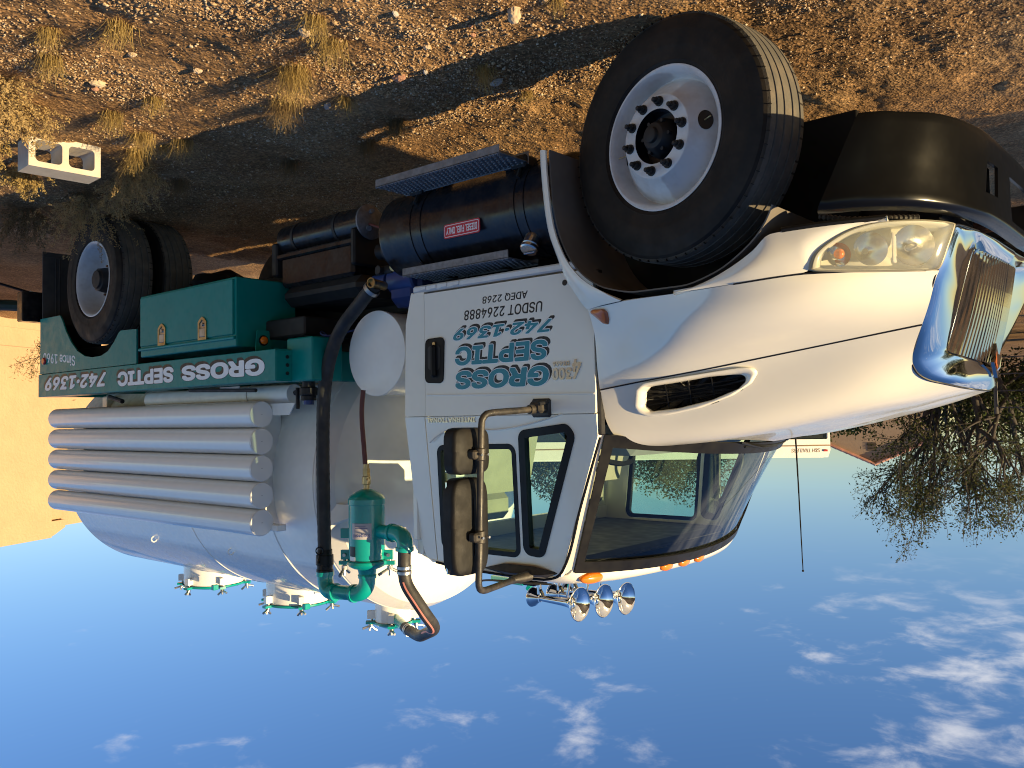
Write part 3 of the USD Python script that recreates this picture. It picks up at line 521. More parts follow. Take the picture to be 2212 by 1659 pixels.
# --- bumper
bt = pch([(.672, 1.150, 0), (.78, 1.118, 0), (.90, 1.035, 0), (.99, .925, 0), (1.07, .765, 0), (1.118, .55, 0), (1.133, .28, 0), (1.136, 0, 0)], 50)
bb = pch([(.826, 1.132, 0), (.88, 1.105, 0), (.95, 1.035, 0), (1.03, .935, 0), (1.085, .775, 0), (1.115, .55, 0), (1.120, .28, 0), (1.122, 0, 0)], 50)
zs = np.array([.955, .950, .940, .925, .905, .86, .80, .74, .70, .66, .635, .622, .618]); off = np.array([-.045, -.016, .0, .006, .004, .002, .003, .004, .003, .002, 0, -.008, -.03])
P_ = np.zeros((50, len(zs), 3)); tang = np.gradient(bt, axis=0); nrm = np.stack([-tang[:, 1], tang[:, 0], 0 * tang[:, 0]], 1); nrm *= -np.sign(nrm[:, :1] + nrm[:, 1:2]) * -1; nrm /= np.linalg.norm(nrm, axis=1, keepdims=True)
for k, (zz, o) in enumerate(zip(zs, off)):
    t = np.clip((.955 - zz) / .337, 0, 1); q = bt * (1 - t) + bb * t + nrm * o; q[:, 2] = zz + .045 * np.interp(np.arange(50), [12, 50], [0, 1]) * (zz > .9) * .6; P_[:, k] = q
keep = np.ones((49, len(zs) - 1), bool); keep[26:31, 5:7] = False; keep[38:, 4:7] = False
bm = grid(P_[:, ::-1], .012, keep[:, ::-1])
BP = obj('bumper', [bm, mirror(bm)], 'bumper_black', T, smooth=45)
for yy in (1, -1): obj('bumper_bracket', bx((.75, yy * .40, .72), (1.08, yy * .46, .86)), 'dark_metal', BP)
obj('corrugated_conduit', tube(spline([(.62, .98, .93), (.70, .97, .955), (.80, .92, .962), (.92, .80, .955)], 60), .012 + .0025 * np.sin(np.arange(60) * 2.2), 8), 'tube_black', T)
obj('front_valance', bx((.86, -.72, .90), (.98, .72, .955), .01), 'black_plastic', T)
obj('tow_hook_tube', [cyl((1.0, yy, .93), (1.06, yy, .93), .016, 12) for yy in (.25, .32)], 'rust', T)

# --- cab
low = rpoly([(-1.655, .985), (-1.70, 1.15), (-1.715, 1.66), (-.428, 1.66), (-.428, .985)], .012)
up_out = [(-1.715, 1.66), (-1.70, 2.05), (-1.675, 2.32), (-1.645, 2.42), (-1.60, 2.452), (-.80, 2.472), (-.71, 2.44), (-.428, 1.76), (-.428, 1.66)]
w1 = [(-1.475, 1.815), (-.93, 1.803), (-.955, 2.365), (-1.505, 2.37)]; w2 = [(-.895, 1.738), (-.60, 1.705), (-.556, 1.755), (-.805, 2.352), (-.925, 2.345)]
W1, W2 = rpoly(w1, .045), rpoly(w2, .045); upp = Polygon(up_out)
fr1, fr2 = W1.buffer(.004), W2.buffer(.004)
upp_h = upp.difference(fr1).difference(fr2)
sidel = extY(low, YD, .03); sideu = upper(upp_h, 0, .03)
CB = obj('cab_body', [mirror(sidel), mirror(sideu), upper(upp_h.intersection(sbox(-1.75, 1.6, -1.56, 2.6)), 0, .03), extY(low.intersection(sbox(-1.75, .9, -1.553, 1.7)), YD, .03),
      bx((-1.71, -.93, .97), (-1.69, .93, 1.72)), bx((-1.71, -.90, 2.30), (-1.66, .90, 2.42)), bx((-1.71, -.93, 1.70), (-1.675, -.62, 2.34)), bx((-1.71, .62, 1.70), (-1.675, .93, 2.34))] , 'white_paint', T, smooth=30)
obj('cab_underside', bx((-1.66, -.965, .955), (-.52, .96, .985), .01), 'dark_metal', T); obj('firewall', bx((-.66, -.93, .95), (-.62, .93, 1.70)), 'dark_metal', T)
DR = obj('door', [extY(low.intersection(sbox(-1.547, .998, -.43, 1.7)), YD + .004, .03), upper(upp_h.intersection(sbox(-1.549, 1.6, -.3, 2.438)), .004, .03)], 'white_paint', T, smooth=30)
sillz = bx((-1.64, .90, .948), (-.50, .981, .986), .008); both('door_sill', sillz, 'white_dusty', T)
obj('hinge_bump', [bx((x0, .975, .953), (x0 + .05, .985, .978), .004) for x0 in (-1.58, -1.50, -1.42, -1.33)], 'white_dusty', T)
def rim_poly(p, a, b): return p.buffer(a).difference(p.buffer(-b))
for s in (1, -1):
    obj('window_seal', upper(rim_poly(W1, .004, .022), .007, .03, s), 'black_plastic', DR if s > 0 else CB); obj('window_seal', upper(rim_poly(W2, .004, .036), .010, .035, s), 'black_plastic', DR if s > 0 else CB)
    obj('window_pane', upper(W1.buffer(-.01), -.012, .004, s), 'side_glass', DR if s > 0 else CB); obj('window_pane', upper(W2.buffer(-.02), -.008, .004, s), 'side_glass', DR if s > 0 else CB)
obj('door_gap', bx((-.428, .93, 1.0), (-.412, .966, 1.76)), 'decal_black', T)
creaseA = np.array([(-1.53, YD + .004, 1.545), (-1.2, YD + .004, 1.553), (-.8, YD + .004, 1.562), (-.435, YD + .004, 1.57)]); obj('door_crease', tube(creaseA, .0045, 8), 'white_paint', DR)
creaseB = np.array([(-1.50, YD - .004, 2.0), (-1.515, YD + .0035, 1.80), (-1.46, YD + .0045, 1.765), (-1.1, YD + .0045, 1.735), (-.62, YD + .0045, 1.66)]); obj('door_crease', tube(spline(creaseB[1:], 20), .004, 8), 'white_paint', DR)
# roof: rounded cap, bowed at the front
def roofrow(x_, hw, z0, zc):
    yy = np.linspace(-1, 1, 29); return np.stack([np.full(29, x_), np.sign(yy) * hw * (1 - (1 - np.abs(yy)) ** 1.6), z0 + (zc - z0) * (1 - np.abs(yy) ** 3.2)], 1)
rows = [roofrow(-1.725, .84, 2.33, 2.345), roofrow(-1.715, .875, 2.38, 2.41), roofrow(-1.68, .892, 2.425, 2.465), roofrow(-1.58, .90, 2.445, 2.505), roofrow(-1.2, .902, 2.455, 2.53), roofrow(-.95, .902, 2.455, 2.53)]
def bow(r, k, b0): r = r.copy(); r[:, 0] += k * (1 - (r[:, 1] / .9) ** 2) - 0; return r
rows += [bow(roofrow(-.80, .898, 2.452, 2.525), .07, 0), bow(roofrow(-.735, .885, 2.445, 2.512), .12, 0), bow(roofrow(-.70, .870, 2.435, 2.495), .15, 0), bow(roofrow(-.688, .862, 2.422, 2.474), .155, 0), bow(roofrow(-.684, .860, 2.412, 2.452), .155, 0)]
obj('roof', grid(np.array(rows)[:, ::-1], .02), 'white_paint', T, smooth=60)
drip = tube(pch([(-.43, .95, 1.77), (-.56, .93, 2.09), (-.68, .905, 2.385), (-.735, .897, 2.445), (-.83, .90, 2.466), (-1.0, .902, 2.469), (-1.3, .902, 2.467), (-1.56, .90, 2.452)], 60), .007, 6); both('door_gasket', drip, 'black_plastic', T)
# windshield
def wsp(u, v):   # u: -1..1 across, v: 0 bottom .. 1 top
    hw = .925 * (1 - v) + .850 * v; yy = u * hw; xe = -.425 * (1 - v) + -.672 * v; bowv = .345 * (1 - v) + .150 * v
    return np.array([xe + bowv * (1 - abs(u) ** 2.1), yy, (1.755 + .06 * (1 - u * u)) * (1 - v) + (2.420 + .035 * (1 - u * u)) * v])
us, vs = np.linspace(-1, 1, 93), np.linspace(0, 1, 25)
WS = np.array([[wsp(u, v) for v in vs] for u in us])
kb = np.ones((92, 24), bool); kb[2:-2, 2:-2] = False
WSn = obj('windshield', grid(WS[2:-2, 1:-1]), 'glass', T, smooth=True)
fritm = grid(WS, .010, kb); fritm.vertices += V(.004, 0, .001); obj('windshield_frame', fritm, 'black_plastic', WSn, smooth=50)
pf = np.stack([np.array([[-.445 * (1 - v) + -.722 * v, float(cabY(1.74 * (1 - v) + 2.435 * v)) - .010, 1.74 * (1 - v) + 2.435 * v] for v in vs]) * (1 - t) + np.array([wsp(1, v) for v in vs]) * t for t in (0, .5, 1)], 0)
both('windshield_pillar', grid(pf, .008), 'white_paint', T, smooth=40)
both('cowl_corner', bx((-.50, .60, 1.60), (-.445, .955, 1.715), .01), 'black_plastic', T)
cow = np.array([[wsp(u, 0) + V(.06 * t, .0, -.05 * t - .01) for t in (0, .5, 1)] for u in us[7:-7]]); obj('cowl', grid(cow, .01), 'black_plastic', T)
wip = [tube(np.array([wsp(a, .0) + V(.03, 0, .005), wsp(a * .5 + b * .5, .03) + V(.022, 0, .012), wsp(b, .035) + V(.018, 0, .012)]), .007, 6) for a, b in ((.28, -.2), (-.42, -.80))]
wip += [tube(np.array([wsp(t, .03) + V(.014, 0, .006) for t in np.linspace(b0, b1, 12)]), .006, 5) for b0, b1 in ((.20, -.42), (-.45, -.85))]
obj('wiper', wip[::2] + [], 'black_plastic', WSn); obj('wiper', wip[1::2], 'black_plastic', WSn)
# interior
obj('dashboard', [bx((-.66, -.86, 1.35), (-.30, .86, 1.79), .06), bx((-.62, .18, 1.6), (-.34, .80, 1.865), .07), bx((-.60, -.35, 1.6), (-.30, .10, 1.84), .06)], 'cloth_grey', T); obj('cab_floor', bx((-1.68, -.9, 1.0), (-.5, .9, 1.06)), 'cloth_dark', T); obj('headliner', bx((-1.66, -.84, 2.38), (-.74, .84, 2.43), .02), 'dash_plastic', T)
for s, mm in ((1, 'cloth_beige'), (-1, 'cloth_beige')):
    st = group_part(T, 'seat'); obj('cushion', bx((-1.40, s * .48 - .25, 1.28), (-.90, s * .48 + .25, 1.46), .06), mm, st)
    obj('backrest', trimesh.convex.convex_hull(np.array([(xx, s * .48 + yy, zz) for xx, zz in ((-1.42, 1.44), (-1.28, 1.44), (-1.54, 2.08), (-1.44, 2.10)) for yy in (-.23, .23)])), mm, st); obj('headrest', bx((-1.58, s * .48 - .13, 2.10), (-1.48, s * .48 + .13, 2.26), .04), mm, st)
sw = rev([(-.016, .215), (0, .231), (.016, .215), (0, .199)], (-.80, .47, 1.80), (-.55, 0, .83), 40, close=True)
obj('steering_wheel', [sw, cyl((-.80, .47, 1.80), (-.62, .47, 1.55), .03, 14), bx((-.82, .27, 1.785), (-.78, .67, 1.805), .006)], 'black_plastic', T)
for s in (1, -1): obj('grab_bar', tube(spline([(-.62, s * .80, 1.86), (-.57, s * .76, 1.94), (-.60, s * .74, 2.06), (-.68, s * .76, 2.18), (-.74, s * .80, 2.22)], 30), .016, 8), 'dash_plastic', T)
# clearance lights on the brow
def rooflight(yy, xo=0.0, sz=(.060, .028)):
    zz = 2.452; xe = -.690 + .155 * (1 - (yy / .9) ** 2); slope = -2 * .155 * yy / .81; nn = V(1, -slope, .35); nn /= np.linalg.norm(nn); tt = V(slope, 1, 0); tt /= np.linalg.norm(tt); bb_ = np.cross(nn, tt)
    c = V(xe + .006 + xo, yy, zz + .014 * (1 - abs(yy) ** 3)); rows = []
    ang = np.arange(33) * 2 * PI / 32
    for s, o in ((1.0, -.012), (1.0, .004), (.85, .014), (.5, .020), (.02, .022)): rows.append(c + nn * o + s * (np.cos(ang)[:, None] * tt * sz[0] + np.sin(ang)[:, None] * bb_ * sz[1]))
    obj('clearance_light', grid(np.stack(rows, 1)), 'amber', T, smooth=60)
for yy in (.215, 0.045, -.125): rooflight(yy, sz=(.052, .026))
rooflight(.75, sz=(.07, .027))

# --- door lettering, badges, handle
YT = YD + .004
def letter(text, xs, xe, z0, h, layers, bold=.05, shear=0.0, parent=DR, y=YT, name='lettering', label=None, slope=0.0):
    """xs -> xe: the line's left and right end as read from outside (x falls); layers: (material, grow, shift, thickness)."""
    g = fit(textpoly(text, bold, shear), xs - xe, h)
    if slope: g = affinity.skew(g, ys=math.degrees(math.atan(slope)), origin=(0, 0))
    for k, (m, grow, shift, th) in enumerate(layers):
        q = g.buffer(grow, join_style=2, mitre_limit=2) if grow else g
        if shift: q = union_all([affinity.translate(q, shift[0] * t, shift[1] * t) for t in np.linspace(0, 1, 8)])
        obj(name, ext(q.simplify(.0003), (xs, y, z0), (-1, 0, 0), (0, 0, 1), th), m, parent, smooth=False, label=label if k == len(layers) - 1 else None)
three = [('decal_black', .0035, (-.014, -.012), .0006), ('decal_white', .0035, None, .0012), ('decal_teal', 0, None, .0018)]
letter('GROSS', -.694, -1.318, 1.428, .096, three, .07, 6, label='teal letters GROSS with black drop shadow')
letter('SEPTIC', -.700, -1.318, 1.302, .098, three, .06, 4, label='teal letters SEPTIC with black drop shadow')
letter('742\u00b71369', -.672, -1.330, 1.206, .062, three, .05, 14, label='teal phone number 742-1369 with black shadow')
letter('USDOT 2264888', -.728, -1.248, 1.116, .052, [('decal_black', 0, None, .001)], .02, 8)
letter('ADEQ 2268', -.818, -1.118, 1.054, .040, [('decal_black', 0, None, .001)], .02, 8)
letter('4', -.503, -.553, 1.408, .092, [('dull_chrome', 0, None, .006)], .04, 12, name='model_badge'); letter('300', -.558, -.672, 1.445, .056, [('dull_chrome', 0, None, .006)], .05, 0, name='model_badge')
letter('DT466', -.570, -.668, 1.414, .022, [('dull_chrome', 0, None, .005)], .05, 0, name='model_badge')
letter('INTERNATIONAL', -1.180, -1.538, 1.668, .027, [('dull_chrome', 0, None, .005)], .05, 0, name='maker_badge', y=float(cabY(1.685)) + .004)
H_ = obj('door_handle', [extY(rpoly([(-1.535, 1.245), (-1.392, 1.240), (-1.405, 1.487), (-1.540, 1.480)], .03), YT + .008, .012)], 'black_plastic', DR)
obj('handle_bar', bx((-1.480, YT + .006, 1.28), (-1.445, YT + .034, 1.455), .012), 'black_plastic', H_); obj('handle_well', extY(rpoly([(-1.515, 1.285), (-1.42, 1.283), (-1.425, 1.415), (-1.515, 1.41)], .02), YT + .0095, .002), 'decal_black', H_)
obj('lock', cyl((-1.462, YT + .006, 1.275), (-1.462, YT + .016, 1.275), .011, 16), 'brass', H_)
obj('drain_plug', cyl((-.592, YT - .004, 1.045), (-.592, YT + .002, 1.045), .014, 18), 'decal_black', DR)
# --- mirrors
def mirror_set(s, label=None):
    M_ = group_part(T, 'mirror', label); Y = 1.385
    arm = [(-.742, 1.02, 1.632), (-.745, 1.12, 1.640), (-.752, Y - .10, 1.648), (-.757, Y - .03, 1.655), (-.762, Y, 1.69), (-.775, Y, 1.95), (-.79, Y, 2.33), (-.795, Y, 2.40), (-.80, Y - .015, 2.435), (-.82, Y - .08, 2.45), (-.86, 1.15, 2.452), (-.885, 1.03, 2.452)]
    fl = (lambda m: m) if s > 0 else (lambda m: mirror(m).apply_translation((-.24, .06, 0)))
    obj('mirror_arm', fl(tube(pch(arm, 80), .0155, 12)), 'tube_black', M_)
    obj('lower_mount', fl(cat_([bx((-.80, YD - .003, 1.585), (-.685, YD + .018, 1.675), .02), bx((-.775, YD, 1.60), (-.70, YD + .07, 1.655), .012), cyl((-.742, 1.0, 1.632), (-.744, 1.075, 1.637), .022, 14)])), 'tube_black', M_)
    obj('mount_hole', fl(cyl((-.70, YD + .0, 1.602), (-.70, YD + .0785, 1.612), .009, 10)), 'decal_black', M_)
    rib = trimesh.convex.convex_hull(np.array([(x_, .895 + d, z_) for x_, z_, d in ((-.72, 2.425, .0), (-.79, 2.452, .02), (-1.05, 2.462, .02), (-1.22, 2.448, 0), (-1.05, 2.405, .03), (-.85, 2.40, .035), (-.80, 2.435, .06), (-.98, 2.44, .07))]))
    obj('upper_mount', fl(cat_([rib, cyl((-.87, .94, 2.445), (-.887, 1.06, 2.452), .026, 14, r1=.019)])), 'tube_black', M_)
    for z0, z1, nm in ((1.715, 1.925, 'convex_mirror'), (1.940, 2.372, 'flat_mirror')):
        zz = np.linspace(0, 1, 15); yc, hw = Y + .006, .115; rows = []
        n = 40; ang = np.arange(n + 1) * 2 * PI / n
        for sc, dx in ((1.0, -.055), (1.0, -.012), (.975, .004), (.92, .014), (.7, .021), (.4, .025), (.02, .026)):
            e = 5.0; cx, cz = np.sign(np.cos(ang)) * np.abs(np.cos(ang)) ** (2 / e), np.sign(np.sin(ang)) * np.abs(np.sin(ang)) ** (2 / e)
            k = 1 if sc > .9 else sc
            rows.append(np.stack([-.826 + dx - (z0 > 1.9) * .012 + 0 * ang, yc + hw * sc * cx, (z0 + z1) / 2 + ((z1 - z0) / 2 - hw * (1 - sc) * .75) * cz], 1))
        hs = grid(np.stack(rows, 1)[:, ::-1] if s > 0 else np.stack(rows, 1)[:, ::-1]); pp = obj(nm, fl(hs), 'mirror_plastic', M_, smooth=50)
        obj('mirror_glass', fl(bx((-.887, yc - hw * .92, z0 + .012), (-.878, yc + hw * .92, z1 - .012))), 'chrome', pp)
    for zc in (1.835, 2.20):
        obj('clamp', fl(cat_([cyl((-.768 - (zc - 1.7) * .03, Y, zc - .028), (-.768 - (zc - 1.7) * .03, Y, zc + .028), .024, 16, .004), bx((-.81, Y - .02, zc - .02), (-.765, Y + .05, zc + .02), .008)])), 'tube_black', M_)
        for d in (-.018, .022): obj('clamp_screw', fl(cyl((-.752, Y + d, zc), (-.7405, Y + d, zc), .006, 8)), 'steel', M_)
mirror_set(1, 'black double towing mirror on tubular arm at driver door'); mirror_set(-1)
obj('mirror_cable', tube(spline([(-.80, 1.36, 2.40), (-.95, 1.22, 2.44), (-1.05, 1.02, 2.475), (-1.02, .80, 2.52), (-.99, .62, 2.55)], 30), .0055, 6), 'black_plastic', T)
# --- roof horns
HN = group_part(T, 'air_horn', 'set of three chrome trumpet horns on the cab roof')
obj('horn_base', [bx((-1.20, .12, 2.518), (-1.12, .66, 2.552), .006), bx((-1.19, .50, 2.545), (-1.10, .63, 2.575), .008)], 'black_plastic', HN)
for yy, x0, x1, zz in ((.55, -1.18, -.867, 2.650), (.35, -1.20, -.854, 2.664), (.15, -1.25, -.844, 2.684)):
    t = np.linspace(0, 1, 26); r = .016 + .010 * t + .060 * t ** 9; ln = x1 - x0 - .06
    pr = [(-.062, .001), (-.062, .050), (-.055, .054), (-.048, .050), (-.040, .048), (-.015, .026), (0, .024), (.0, .020)] + [(ln * q + .004, rr) for q, rr in zip(t, r)] + [(ln + .010, .089), (ln + .012, .086)] + [(ln * q + .002, max(.006, rr - .0035)) for q, rr in zip(t[::-1], r[::-1])][:18] + [(ln * .28, .001)]
    h = obj('trumpet', rev(pr, (x0 + .06, yy, zz), (1, 0, 0), 48), 'horn_chrome', HN, smooth=60)
    obj('horn_post', [cyl((x0 + .05, yy, 2.53), (x0 + .05, yy, zz - .01), .014, 14), cyl((x0 + .26, yy, 2.53), (x0 + .24, yy, zz - .02), .008, 10)], 'horn_chrome', h); obj('fitting', cyl((x0 + .085, yy + .01, zz - .02), (x0 + .085, yy + .03, zz - .05), .009, 8), 'brass', h)
# --- antenna on the far side
AN = obj('antenna', tube(np.array([(-.30, -.93, 1.62), (-.285, -.93, 2.1), (-.267, -.92, 2.625)]), np.array([.006, .0045, .003]), 6), 'black_plastic', T); obj('antenna_tip', trimesh.creation.icosphere(subdivisions=1, radius=.007).apply_translation((-.267, -.92, 2.628)), 'black_plastic', AN)

# --- fuel tank and steps
FT = obj('fuel_tank', rev([(0, .001), (0, .02), (-.012, .15), (.0, .225), (.012, .24), (.03, .243), (1.25, .243), (1.262, .24), (1.275, .225), (1.285, .15), (1.29, .001)], (-1.86, .80, .625), (1, 0, 0), 64), 'black_paint', T, smooth=40)
for x_ in (-1.60, -1.52, -.86, -.80):
    obj('tank_strap', rev([(-.014, .2435), (-.014, .2475), (.014, .2475), (.014, .2435)], (x_, .80, .625), (1, 0, 0), 64), 'black_paint', FT, smooth=30)
for x_ in (-1.56, -.83):
    obj('strap_bolt', [cyl((x_, 1.0, .45), (x_ + .002, 1.03, .51), .011, 10), bx((x_ - .05, .93, .40), (x_ + .05, 1.03, .46), .01)], 'dark_metal', FT)
g = extY(rpoly([(-1.322, .668), (-1.068, .668), (-1.068, .742), (-1.322, .742)], .012), 1.048, .004)
ST_ = obj('fuel_sticker', g, 'red_sticker', FT, label='red sticker reading DIESEL FUEL ONLY')
obj('sticker_border', extY(rpoly([(-1.316, .674), (-1.074, .674), (-1.074, .736), (-1.316, .736)], .010).difference(rpoly([(-1.313, .677), (-1.077, .677), (-1.077, .733), (-1.313, .733)], .008)), 1.0487, .0005), 'decal_white', ST_)
letter('DIESEL FUEL ONLY', -1.086, -1.304, .687, .036, [('decal_white', 0, None, .0007)], .03, 0, ST_, y=1.048)
obj('tank_filler', [cyl((-.795, .955, .795), (-.795, .985, .845), .042, 28, .004), cyl((-.795, .985, .845), (-.795, .998, .868), .046, 28, .006)], 'dull_chrome', FT)
obj('filler_grip', [cyl((-.795 + .046 * math.cos(t), .99, .86 + .0 * t), (-.795 + .046 * math.cos(t), .9935, .866), .004, 6) for t in np.arange(0)] + [bx((-.83, .985, .874), (-.76, .997, .882), .003)], 'dull_chrome', FT)
obj('tank_sender', [cyl((-1.99, .92, .70), (-1.90, .90, .70), .045, 20, .005), cyl((-1.92, .90, .70), (-1.86, .90, .70), .07, 20, .004)], 'dark_metal', FT)
def step(name, x0, x1, ya, yb, z1, label):
    S = obj(name, [bx((x0, ya - .006, z1 - .045), (x1, ya, z1 + .002), .002), bx((x0, yb, z1 - .06), (x1, yb + .006, z1 + .004), .002), bx((x0, yb, z1 - .008), (x1, ya, z1 - .003), .001),
                   bx((x0 + .12, yb - .10, z1 - .09), (x0 + .17, yb + .08, z1 - .01), .004), bx((x1 - .2, yb - .10, z1 - .09), (x1 - .15, yb + .08, z1 - .01), .004)], 'step_metal', T, label=label)
    teeth = []; rr_ = random.Random(3)
    nx_ = int((x1 - x0) / .030)
    for i in range(nx_):
        for j in range(7):
            cx, cy = x0 + .016 + (i + .5 * (j % 2)) * .030, yb + (j + .7) * (ya - yb) / 7.6
            if cx > x1 - .01: continue
            teeth.append(rev([(0, .0085), (.006, .0062), (.0062, .0042), (.0, .0040)], (cx, cy, z1 - .003), (0, 0, 1), 7))
    for i in range(int((x1 - x0) / .022)): teeth.append(rev([(0, .007), (.008, .001)], (x0 + .011 + i * .022, ya - .002, z1 - .002), (0, 0, 1), 6))
    obj('grip_teeth', teeth, 'step_metal', S, smooth=30, kind='stuff'); return S
step('lower_step', -1.655, -.775, 1.225, 1.005, .445, 'lower perforated metal step below the fuel tank'); step('upper_step', -1.665, -.90, 1.03, .79, .895, 'upper perforated metal step above the fuel tank')
obj('step_bracket', [bx((x_, .62, .38), (x_ + .05, 1.02, .42), .006) for x_ in (-1.45, -.98)] + [bx((x_, .80, .86), (x_ + .04, .86, .90)) for x_ in (-1.5, -1.1)], 'dark_metal', T)
# --- air tank, battery box, pump bits behind the fuel tank
AT = obj('air_tank', rev([(0, .001), (.01, .05), (.03, .085), (.05, .10), (.86, .10), (.88, .085), (.90, .05), (.905, .001)], (-3.06, .82, .475), (1, 0, 0), 40), 'black_paint', T, smooth=40)
obj('air_tank_head', [rev([(0, .106), (.012, .106), (.02, .09), (.035, .05), (.04, .001)], (-2.19, .82, .475), (1, 0, 0), 36), cyl((-2.15, .86, .52), (-2.13, .87, .53), .016, 10), cyl((-2.15, .84, .42), (-2.12, .85, .42), .014, 10)], 'step_metal', AT)
obj('air_tank_band', [rev([(-.012, .101), (-.012, .104), (.012, .104), (.012, .101)], (x_, .82, .475), (1, 0, 0), 36) for x_ in (-2.42, -2.85)], 'dark_metal', AT)
obj('air_line', tube(spline([(-2.14, .86, .50), (-2.0, .90, .55), (-1.90, .92, .60), (-1.86, .90, .66)], 24), .007, 6), 'red_hose', AT)
BB = obj('battery_box', [bx((-2.98, .40, .60), (-2.24, .91, .80), .02), bx((-3.02, .40, .575), (-2.22, .925, .615), .01)], 'black_paint', T); obj('battery_lid', bx((-2.96, .40, .80), (-2.14, .93, .93), .05), 'dark_metal', BB)
obj('battery_bracket', [bx((-2.24, .50, .52), (-2.20, .93, .74), .01), bx((-3.06, .50, .50), (-3.0, .93, .72), .01)], 'dark_metal', BB)
PU = obj('vacuum_pump', [bx((-2.0, .30, .78), (-1.74, .86, 1.02), .05), cyl((-1.98, .80, .86), (-1.76, .80, .86), .085, 24, .01), cyl((-2.10, .85, .86), (-1.98, .85, .86), .045, 18)], 'blue_paint', T)
obj('oil_cap', cyl((-1.87, .90, .80), (-1.86, .925, .805), .025, 18, .003), 'brass', PU); obj('pump_outlet', [cyl((-1.93, .93, .905), (-1.915, 1.03, .90), .026, 24), rev([(0, .028), (.012, .030), (.022, .029), (.022, .024), (.004, .023), (.002, .001)], (-1.915, 1.025, .90), (.15, 1, 0), 28)], 'brass', PU)
obj('hose_clamp', rev([(-.012, .047), (-.012, .050), (.012, .050), (.012, .047)], (-1.96, 1.0, .93), (-.8, .1, .6), 28), 'steel', PU)
obj('pump_valve', [cyl((-2.06, .86, .80), (-1.92, .86, .80), .03, 14), cyl((-2.0, .86, .80), (-2.0, .92, .80), .024, 12)], 'dark_metal', PU)

# --- bed rails, toolbox, skirt, lights
BR = obj('bed_rail', [bx((-6.14, 1.20, 1.238), (-2.585, 1.22, 1.43), .004), bx((-6.14, 1.05, 1.424), (-2.585, 1.218, 1.432), .002), bx((-6.14, 1.05, 1.238), (-2.585, 1.218, 1.246), .002)], 'teal_paint', T)
obj('bed_rail', bx((-6.14, -1.22, 1.238), (-2.585, -1.20, 1.43), .004), 'teal_paint', T)
for m_ in ([bx((-2.585, -1.2, 1.24), (-2.50, 1.10, 1.428), .006), bx((-6.14, -1.2, 1.24), (-6.08, 1.2, 1.43), .006)] + [bx((x_, -1.2, 1.245), (x_ + .06, 1.2, 1.42), .004) for x_ in (-5.4, -4.6, -3.8, -3.1)]): obj('cross_member', m_, 'teal_paint', BR)
obj('rail_end_plate', [bx((-2.60, 1.06, 1.242), (-2.582, 1.222, 1.428), .006)], 'teal_paint', BR)
obj('bolt_hole', [cyl((-2.582, 1.14, z_), (-2.579, 1.14, z_), .012, 12) for z_ in (1.285, 1.335, 1.385)], 'decal_black', BR)
obj('header_post', [bx((-2.64, .88, 1.17), (-2.38, 1.105, 1.435), .008)], 'teal_paint', BR)
white2 = [('decal_black', .003, (.020, -.016), .0008), ('decal_white', 0, None, .0016)]
letter('GROSS', -2.700, -3.690, 1.287, .105, white2, .075, 0, BR, y=1.22, label='white letters GROSS on teal rail')
letter('SEPTIC', -3.800, -4.640, 1.283, .110, white2, .075, 0, BR, y=1.22, label='white letters SEPTIC on teal rail')
letter('742\u00b71369', -4.835, -5.995, 1.272, .112, white2, .06, 12, BR, y=1.22, label='white phone number 742-1369 on teal rail')
SK = obj('fender_skirt', extY(Polygon([(-6.113, .756), (-5.707, .759), (-5.66, .80), (-5.584, .901), (-5.48, 1.0), (-5.361, 1.08), (-5.22, 1.13), (-5.079, 1.146), (-4.93, 1.143), (-4.812, 1.114), (-4.71, 1.05), (-4.634, .986), (-4.60, .972), (-4.353, .98), (-4.353, 1.234), (-6.113, 1.234)]), 1.217, .012), 'teal_paint', T)
sk2 = extY(Polygon([(-6.113, .756), (-5.707, .759), (-5.361, 1.08), (-5.079, 1.146), (-4.812, 1.114), (-4.634, .986), (-4.353, .98), (-4.353, 1.234), (-6.113, 1.234)]), -1.205, .012); obj('fender_skirt', sk2, 'teal_paint', T)
obj('skirt_return', [bx((-6.113, .70, .76), (-6.10, 1.204, 1.236), .002), bx((-4.36, .75, .985), (-4.348, 1.204, 1.236), .002), bx((-6.05, .62, 1.17), (-4.40, 1.204, 1.18), .002)], 'dark_metal', SK)
gs_ = textpoly('Since 1960', 0.0, 0)
b0 = fit(textpoly('Since 1960', .02, 0), .64, .085); b0 = affinity.affine_transform(b0, [1, 0, 0, 1, 0, 0])
def arch_text(poly, xs, z0, wid, sag):
    def f(g):
        m = trimesh.creation.extrude_polygon(g, .0012, engine='earcut'); v = m.vertices; t = v[:, 0] / wid
        return tm(np.stack([xs - v[:, 0], 1.217 + v[:, 2], z0 + v[:, 1] - sag[0] * t + sag[1] * t * t * 0], 1), m.faces[:, :])
    return cat_([f(g) for g in poly.geoms])
obj('lettering', arch_text(b0, -5.40, 1.115, .62, (.062, 0)), 'decal_white', SK, smooth=False, label='thin white letters Since 1960')
obj('marker_light', [cyl((-6.005, 1.217, 1.127), (-6.005, 1.238, 1.127), .032, 20, .008)], 'red_lens', SK, label='small round red marker light')
TB = obj('toolbox', [bx((-4.285, .77, .752), (-3.015, 1.218, 1.195), .006)], 'teal_paint', T, label='teal underbody toolbox with two paddle latches')
obj('toolbox_door', [bx((-4.265, 1.218, .765), (-3.035, 1.232, 1.120), .005)], 'teal_paint', TB); obj('toolbox_drip_edge', tube(np.array([(-4.285, 1.226, 1.140), (-3.02, 1.226, 1.140)]), .011, 10), 'teal_paint', TB)
